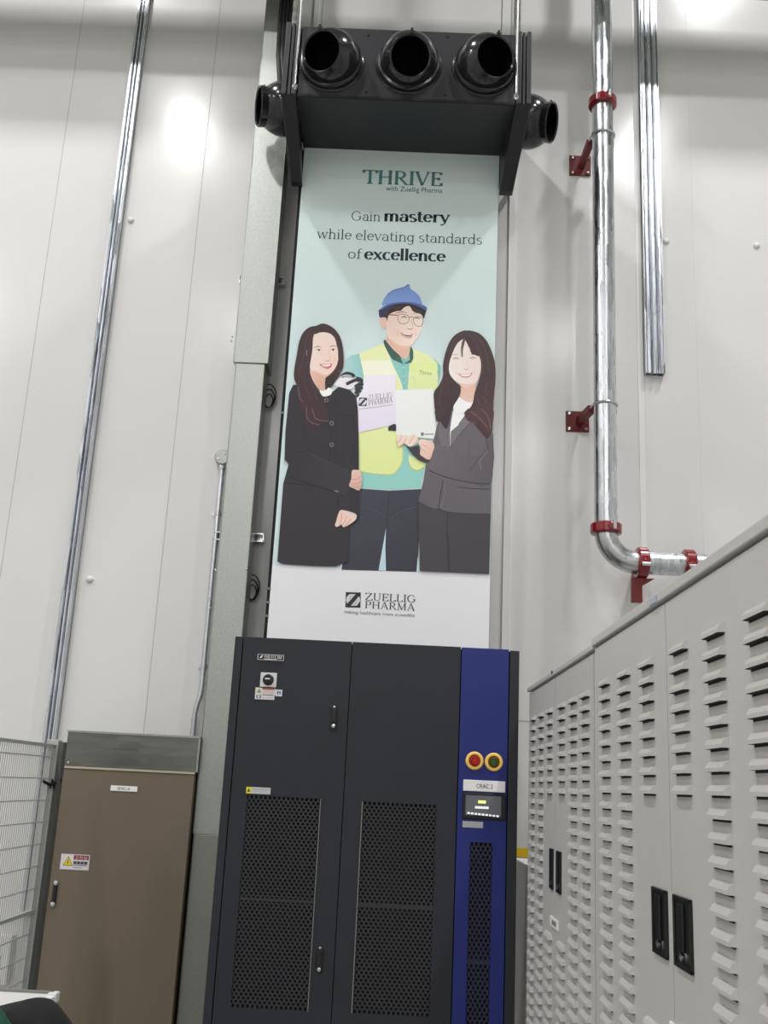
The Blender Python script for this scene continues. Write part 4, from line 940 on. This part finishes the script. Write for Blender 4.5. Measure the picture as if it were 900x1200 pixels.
MB().box(a.x, b.x, W - 0.010, W - 0.0005, b.z, a.z + 0.05).build('wall_plate', REDB, t2, 0.001)
zt_ = ze - R_ - 0.020; m = MB()
g_ = [at(740, 668, PY), at(740, 706, PY), at(752, 706, PY), at(752, 687, PY), at(766, 672, PY), at(766, 662, PY)]
m.prism([(p.x, PY - 0.012, min(p.z, zt_)) for p in g_], [(p.x, PY + 0.012, min(p.z, zt_)) for p in g_])
m.hexa([(g_[0].x, PY + 0.01, zt_ - 0.04), (g_[2].x, PY + 0.01, zt_ - 0.04), (b.x, W - 0.008, a.z - 0.03), (a.x, W - 0.008, a.z - 0.03),
        (g_[0].x, PY + 0.01, zt_), (g_[2].x, PY + 0.01, zt_), (b.x, W - 0.008, a.z + 0.02), (a.x, W - 0.008, a.z + 0.02)])
m.build('arm', REDB, t2, 0.001)
m = MB(); m.tube([(xu, PY + (R_ + .006) * math.sin(x_), ze + (R_ + .006) * math.cos(x_)) for x_ in [PI * 2 * i / 24 for i in range(24)]], 0.005, 8, closed=True); m.build('u_bolt', CHROME, t2)
for z in (b.z + 0.0, a.z - 0.03): MB().lathe((b.x - 0.012, W - 0.010, z + 0.02), (0, -1, 0), [(0.009, 0), (0.009, 0.006), (0.001, 0.007)], 6, capb=True).build('bolt', CHROME, t2)

# ------------------------------------------------------------------ louvred grey cabinets on the right
LX = 0.480
def louvre(mb, x, y0, y1, z, h=0.0155, d=0.0100):
    """one pressed louvre: bulging hood, open at the bottom"""
    ya, yb = min(y0, y1), max(y0, y1); e = 0.005
    b = len(mb.v)
    mb.v += [(x, ya, z + h), (x, yb, z + h), (x, ya, z), (x, yb, z),
             (x - d * .58, ya + e * .6, z + h * .80), (x - d * .58, yb - e * .6, z + h * .80), (x - d, ya + e, z + h * .36), (x - d, yb - e, z + h * .36), (x - d, ya + e, z), (x - d, yb - e, z)]
    for q, mi in (((0, 4, 5, 1), 0), ((4, 6, 7, 5), 0), ((6, 8, 9, 7), 0), ((8, 2, 3, 9), 1), ((0, 2, 8, 6), 0), ((0, 6, 4), 0), ((1, 7, 9), 0), ((1, 9, 3), 0), ((1, 5, 7), 0)):
        mb.face([b + i for i in q], mi, None, False)
    mb.add([(x - 0.0006, ya + e, z - 0.0035), (x - 0.0006, ya + e, z), (x - 0.0006, yb - e, z), (x - 0.0006, yb - e, z - 0.0035)], 1)
def louvred_cabinet(name, label, ya, ym, yb, z1, zl, x, cols, hand, first):
    t = thing(name, label, 'cabinet', (x + 0.3, (ya + yb) / 2, 0))
    MB().box(x + 0.02, x + 0.62, ya, yb, 0.0, z1 - 0.006).build('casing', LOUV, t, 0.002)
    MB().box(x - 0.006, x + 0.03, ya, yb, zl + 0.004, z1).build('top_rail', LOUV, t, 0.002)
    MB().box(x + 0.002, x + 0.03, ya, ya + 0.012, 0.06, zl).box(x + 0.002, x + 0.03, yb - 0.012, yb, 0.06, zl).box(x + 0.004, x + 0.03, ya, yb, 0.0, 0.06).build('side_post', LOUV, t)
    for k, (d0, d1) in enumerate(((ya + 0.014, ym - 0.0015), (ym + 0.0015, yb - 0.014))):
        m = MB().box(x, x + 0.02, d0, d1, 0.065, zl - 0.003)
        for cy0, cy1, skip in cols:
            if not d0 < cy0 < d1: continue
            for r in range(48):
                if skip and 8 <= r <= 18: continue
                louvre(m, x, cy0, cy1, first - r * 0.03232)
        d = m.build('louvred_door', [LOUV, SLOT], t)
        for h0, h1 in hand:
            if not d0 < h0 < d1: continue
            hz0, hz1 = 1.2496, 1.356
            hm = MB().box(x - 0.003, x + 0.0005, h0, h1, hz0, hz1)
            for a_, b_, c_, e_ in ((h0, h0 + .007, hz0, hz1), (h1 - .007, h1, hz0, hz1), (h0, h1, hz0, hz0 + .007), (h0, h1, hz1 - .007, hz1)): hm.box(x - 0.0055, x - 0.002, a_, b_, c_, e_)
            hm.box(x - 0.0075, x - 0.002, h0 + (h1 - h0) * .34, h0 + (h1 - h0) * .70, hz0 + 0.026, hz1 - 0.010)
            hh = hm.build('handle', BLACKP, d, 0.0015)
            MB().lathe((x - 0.004, (h0 * .5 + h1 * .5), hz0 + 0.018), (-1, 0, 0), [(0.0075, 0), (0.0075, 0.004), (0.001, 0.005)], 12).build('lock', CHROME, hh)
    return t
far = louvred_cabinet('louvred_cabinet', 'light grey double-door louvred cabinet, the farther one beside the cooling unit', 2.4088, 2.9632, 3.528, 1.8472, 1.8296, LX,
    [(3.4504, 3.3632, 0), (3.28, 3.188, 0), (3.1112, 3.016, 1), (2.9064, 2.8064, 1), (2.7272, 2.6304, 0), (2.568, 2.468, 0)], [(2.988, 3.04), (2.8576, 2.924)], 1.7308)
near = louvred_cabinet('louvred_cabinet', 'light grey double-door louvred cabinet, the nearer one at the right picture edge', 1.152, 1.7776, 2.4048, 1.8584, 1.836, LX - 0.002,
    [(2.3224, 2.2296, 0), (2.14, 2.0424, 0), (1.9544, 1.8616, 1), (1.736, 1.6448, 1), (1.5512, 1.4616, 0), (1.3672, 1.276, 0)], [(1.8016, 1.8928), (1.6624, 1.7568)], 1.7368)
MB().box(LX - 0.004, LX - 0.0005, 2.896, 3.028, 1.1544, 1.18).build('door_label', LABELM, far, 0.001)
for k in range(2): MB().box(LX - 0.0048, LX - 0.0036, 2.924 + 0.036 * k, 2.952 + 0.036 * k, 1.1616, 1.1728).build('label_lettering', GREY, far)
MB().box(LX - 0.006, LX - 0.0025, 1.68, 1.796, 1.136, 1.1616).build('door_label', LABELM, near, 0.001)
MB().box(LX - 0.0105, LX - 0.0075, 1.808, 1.856, 1.8416, 1.8536).build('rail_sticker', mat('pale_blue_sticker', (176, 182, 198), 0.4), near)
MB().lathe((LX - 0.006, 2.992, 1.8432), (-1, 0, 0), [(0.005, 0), (0.005, 0.003), (0.001, 0.004)], 10).build('rail_bolt', CABLE, far)

# low grey cabinet showing in the gap, and the yellow tape above it
gq = atx(612, 1010.5, 0.56); gz = gq.z
t = thing('low_cabinet', 'low grey cabinet with a pale top in the gap between cooling unit and louvred cabinets', 'cabinet', (0.85, 4.2, 0))
MB().box(0.5615, 1.1, 3.90, 4.52, 0, gz - 0.008).build('casing', LOUV, t)
MB().box(0.560, 1.1, 3.895, 4.525, gz - 0.008, gz).build('top_panel', WHITEP, t)
a, b = at(600, 993, W), at(622, 1005, W)
tag(MB().box(a.x - 0.05, b.x + 0.35, W - 0.003, W - 0.0002, b.z, a.z).build('yellow_tape', YELLOW), 'yellow tape strip on the wall in the gap right of the cooling unit', 'tape')

# ------------------------------------------------------------------ beige control cabinet and steel duct box
BFY = 4.54
t = thing('control_cabinet', 'brownish beige control cabinet at the lower left, steel duct box on top', 'cabinet', (-1.10, 4.66, 0))
bx0, bx1, bz1 = -1.3982, -0.8091, 1.5184
MB().box(bx0 + 0.003, bx1 - 0.003, BFY + 0.022, W - 0.003, 0, bz1 - 0.002).build('casing', BEIGE, t)
MB().box(bx0, bx1, BFY - 0.004, BFY + 0.03, bz1 - 0.006, bz1 + 0.003).build('top_lip', mat('lit_lip', (186, 176, 154), 0.4), t, 0.001)  # paler beige stands for the light caught along the lip
d = MB().box(bx0, bx1, BFY, BFY + 0.02, 0.05, bz1 - 0.007).build('door', BEIGE, t, 0.002)
MB().box(bx0 + 0.002, bx1 - 0.002, BFY + 0.018, BFY + 0.024, 0.04, bz1 - 0.004).build('door_gasket', BEIGED, t)
hx = -1.3436; hz0, hz1 = 0.9628, 1.0514
h = MB().box(hx - 0.0085, hx + 0.0085, BFY - 0.010, BFY, hz0, hz1).build('handle', CABLE, d, 0.003)
MB().lathe((hx + 0.002, BFY - 0.008, hz1 - 0.002), (0, -1, 0), [(0.0095, 0), (0.0095, 0.004), (0.004, 0.007)], 14, capb=True).build('handle_end', CHROME, h)
MB().lathe((hx, BFY - 0.008, hz0 + 0.003), (0, -1, 0), [(0.0095, 0), (0.0095, 0.005), (0.004, 0.008)], 14, capb=True).build('handle_end', CHROME, h)
MB().box(-1.1609, -1.0464, BFY - 0.003, BFY, 1.4287, 1.4508).build('name_label', LABELM, d, 0.0008)
lettering('SMC-4', -1.1307, -1.0788, 1.4341, 0.0113, BFY - 0.0036, (70, 70, 74), d)
S_ = Print(BFY - 0.001, 0.0005); U = -1.3361; V = 1.1033
def r2(a, b, c, e, col): rect(S_, U + a, U + b, V + c, V + e, col)
r2(0, 0.121, 0, 0.0616, (222, 222, 222))
tri_(S_, U + 0.0315, V + 0.015, 0.043, 0.038, (70, 66, 30)); tri_(S_, U + 0.0315, V + 0.0172, 0.0368, 0.0315, (232, 204, 40)); r2(0.0298, 0.0332, 0.0216, 0.038, (60, 50, 10))
r2(0.054, 0.117, 0.040, 0.0585, (140, 24, 34)); r2(0.054, 0.1148, 0.0216, 0.0346, (150, 150, 154)); r2(0.054, 0.1125, 0.0163, 0.0195, (120, 120, 126)); r2(0.054, 0.093, 0.0076, 0.0109, (150, 150, 156))
for k in range(4): r2(0.0562 + k * 0.0152, 0.066 + k * 0.0152, 0.0238, 0.0336, (60, 60, 64))
S_.mb.build('warning_sign', STICK, d)
lettering('고전압', U + 0.0584, U + 0.1125, V + 0.0422, 0.013, BFY - 0.0026, (240, 220, 220), d, 'sign_lettering')
t = thing('duct_box', 'galvanised steel duct box lying on top of the beige control cabinet', 'duct', (-1.1, 4.66, bz1 + 0.003))
BX0, BX1, DY = at(77, 880, BFY + 0.02).x, at(235, 863, BFY + 0.02).x, BFY + 0.02
dz1 = at(160, 860, DY).z
MB().box(BX0, BX1, DY, W - 0.004, bz1 + 0.003, dz1).build('box', DUCTM, t, 0.002)
MB().box(BX0 - 0.002, BX1 + 0.001, DY - 0.005, DY + 0.01, dz1 - 0.006, dz1 + 0.002).box(BX1 - 0.006, BX1 + 0.001, DY - 0.003, DY + 0.01, bz1 + 0.003, dz1).build('edge_fold', GALV, t)
MB().lathe((BX0 + 0.018, DY, bz1 + 0.018), (0, -1, 0), [(0.005, 0), (0.005, 0.004), (0.001, 0.005)], 10).build('screw', CHROME, t)

# ------------------------------------------------------------------ mesh fence on the left
FX = -1.252; FYE = 4.0; fz = 1.592
t = thing('mesh_fence', 'grey welded-wire mesh fence panel at the left picture edge', 'fence', (FX, 3.2, 0))
MB().box(FX - 0.035, FX + 0.012, FYE, FYE + 0.05, 0, fz + 0.022).build('post', FENCE, t, 0.003)
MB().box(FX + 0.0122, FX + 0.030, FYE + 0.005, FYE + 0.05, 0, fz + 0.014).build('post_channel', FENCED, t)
MB().box(FX - 0.010, FX + 0.006, 1.7, FYE, fz - 0.008, fz + 0.003).build('top_rail', FENCE, t)
zt = atx(20, 1074, FX).z
MB().box(FX - 0.010, FX + 0.008, 1.7, FYE, zt - 0.006, zt + 0.006).build('mid_rail', FENCE, t)
MB().box(FX - 0.008, FX + 0.006, FYE - 0.045, FYE - 0.033, 0.05, fz).box(FX - 0.006, FX + 0.006, FYE - 0.02, FYE - 0.012, 0.05, fz).build('panel_frame', FENCE, t)
m = MB(); k = 0
y = FYE - 0.06
while y > 2.3:
    m.tube([(FX, y, 0.05), (FX, y, fz)], 0.0016, 5, caps=False); y -= 0.0205
z = fz - 0.043
while z > 0.06:
    m.tube([(FX + 0.003, 1.7, z), (FX + 0.003, FYE, z)], 0.0021, 5, caps=False); z -= 0.0775
m.build('wire_mesh', FENCE, t)
c = atx(52, 917, FX)
m = MB().tube([(FX, FYE - 0.09, c.z + 0.005), (FX + 0.012, FYE - 0.05, c.z - 0.006), (FX + 0.014, FYE, c.z - 0.004), (FX + 0.03, FYE + 0.03, c.z + 0.012)], 0.006, 8)
m.tube([(FX + 0.012, FYE - 0.03, c.z - 0.02), (FX + 0.016, FYE - 0.03, c.z + 0.01), (FX + 0.016, FYE + 0.01, c.z - 0.022)], 0.004, 8)
m.build('wire_tie', CABLE, t)
a, b = at(-30, 1092, W), at(12, 1152, W)
t = thing('socket_box', 'white electrical socket box on the wall behind the mesh fence', 'socket', ((a.x + b.x) / 2, W - 0.04, b.z))
MB().box(a.x, b.x, W - 0.06, W - 0.001, b.z, a.z).build('box', WHITEP, t, 0.004)
m = MB()
for u, v in ((0.3, 0.7), (0.3, 0.3), (0.7, 0.5)): m.box(a.x + (b.x - a.x) * (u - .1), a.x + (b.x - a.x) * (u + .1), W - 0.064, W - 0.06, b.z + (a.z - b.z) * (v - .08), b.z + (a.z - b.z) * (v + .08))
m.build('socket_face', GREY, t)

# ------------------------------------------------------------------ foreground: white trolley top and jacket over a chair
q = at(68, 1165, 3.0); tz = q.z; tx1 = q.x
t = thing('trolley', 'white-topped trolley at the lower left picture corner, behind the black jacket', 'trolley', (tx1 - 0.17, 2.7, 0))
MB().box(tx1 - 0.36, tx1, 2.35, 3.0, tz - 0.02, tz).build('top', WHITEP, t, 0.003)
MB().box(tx1 - 0.36, tx1 - 0.012, 2.995, 3.008, tz - 0.022, tz + 0.006).build('edge_strip', GREY, t)
MB().box(tx1 - 0.022, tx1 + 0.003, 2.975, 3.010, tz - 0.020, tz + 0.006).build('corner_guard', WHITEP, t, 0.003)
MB().box(tx1 - 0.35, tx1 - 0.01, 2.36, 2.99, 0.25, 0.27).build('shelf', WHITEP, t, 0.003)
for x in (tx1 - 0.34, tx1 - 0.02):
    for y in (2.37, 2.98):
        MB().tube([(x, y, 0.09), (x, y, tz - 0.02)], 0.014, 12).build('leg', CHROME, t)
        MB().lathe((x - 0.012, y, 0.045), (1, 0, 0), [(0.001, 0), (0.045, 0), (0.045, 0.024), (0.001, 0.024)], 18).build('wheel', BLACKP, t)
JY = 1.95
jr = at(95, 1200, JY); jt = at(50, 1171.5, JY)
ccx = jr.x - 0.165
t = thing('office_chair', 'office chair carrying the black jacket at the lower left corner', 'chair', (ccx, JY - 0.25, 0))
MB().box(ccx - 0.13, ccx + 0.13, JY - 0.03, JY + 0.03, 0.6, jt.z - 0.19).build('backrest', BLACKP, t, 0.03)
MB().box(ccx - 0.24, ccx + 0.24, JY - 0.5, JY - 0.03, 0.42, 0.5).build('seat', BLACKP, t, 0.03)
MB().box(ccx - 0.04, ccx + 0.04, JY - 0.02, JY + 0.05, 0.44, 0.62).build('back_support', BLACKP, t, 0.01)
MB().tube([(ccx, JY - 0.26, 0.1), (ccx, JY - 0.26, 0.43)], 0.03, 14).build('column', CHROME, t)
for k in range(5):
    a = 2 * PI * k / 5
    MB().tube([(ccx, JY - 0.26, 0.11), (ccx + 0.27 * math.cos(a), JY - 0.26 + 0.27 * math.sin(a), 0.07)], [0.03, 0.018], 10).build('leg', BLACKP, t)
    MB().lathe((ccx + 0.27 * math.cos(a) - 0.015, JY - 0.26 + 0.27 * math.sin(a), 0.03), (1, 0, 0), [(0.001, 0), (0.03, 0), (0.03, 0.03), (0.001, 0.03)], 14).build('castor', BLACKP, t)
t = thing('jacket', 'black jacket with a green panel draped over the chair back at the lower left corner', 'jacket', (ccx, JY, 0.75))
def drape(mb, u0, u1, mi):
    nu, nv = 44, 22; b = len(mb.v)
    for i in range(nu + 1):
        u = u0 + (u1 - u0) * i / nu                     # across the chair back, -1..1
        # shoulder line: flat over the middle, falling away at the ends
        top = jt.z - 0.004 - 0.075 * max(0, (abs(u) - 0.55) / 0.45) ** 1.6 - 0.055 * max(0, 0.5 - u) ** 1.3
        half = 0.075 * math.sqrt(max(0.02, 1 - max(0, (abs(u) - 0.7) / 0.3) ** 2))
        for j in range(nv + 1):
            v = -1 + 2 * j / nv                          # front hem over the top to the rear hem
            a = v * PI * 0.5
            if abs(v) < 0.5:
                yy = math.sin(v * PI) * half; zz = top - half * (1 - math.cos(v * PI)) * 0.9
            else:
                s_ = (abs(v) - 0.5) / 0.5
                yy = math.copysign(half + 0.015 * s_, v); zz = top - half * 0.9 - 0.30 * s_
            fold = 0.006 * math.sin(17 * u + 3 * v) + 0.004 * math.sin(31 * u - 7 * v)
            mb.v.append((ccx + 0.165 * u + 0.012 * v * 0, JY + yy + (fold if v < 0 else -fold) , zz + fold * 0.2))
    for i in range(nu):
        for j in range(nv):
            q0 = b + i * (nv + 1) + j; mb.face((q0, q0 + 1, q0 + nv + 2, q0 + nv + 1), mi, None, True)
m = MB(); drape(m, -1.0, 1.0, 0)
o = m.build('jacket_body', CLOTH, t, angle=80); sd = o.modifiers.new('thick', 'SOLIDIFY'); sd.thickness = 0.006
gx = at(3, 1199, JY - 0.085)
m = MB(); pth = [(gx.x - 0.03, JY - 0.085, gx.z + 0.02), (gx.x - 0.015, JY - 0.095, gx.z - 0.01), (gx.x, JY - 0.1, gx.z - 0.08), (gx.x, JY - 0.1, gx.z - 0.2)]
m.tube(pth, [0.02, 0.034, 0.038, 0.036], 18); m.build('green_panel', GREENC, t)
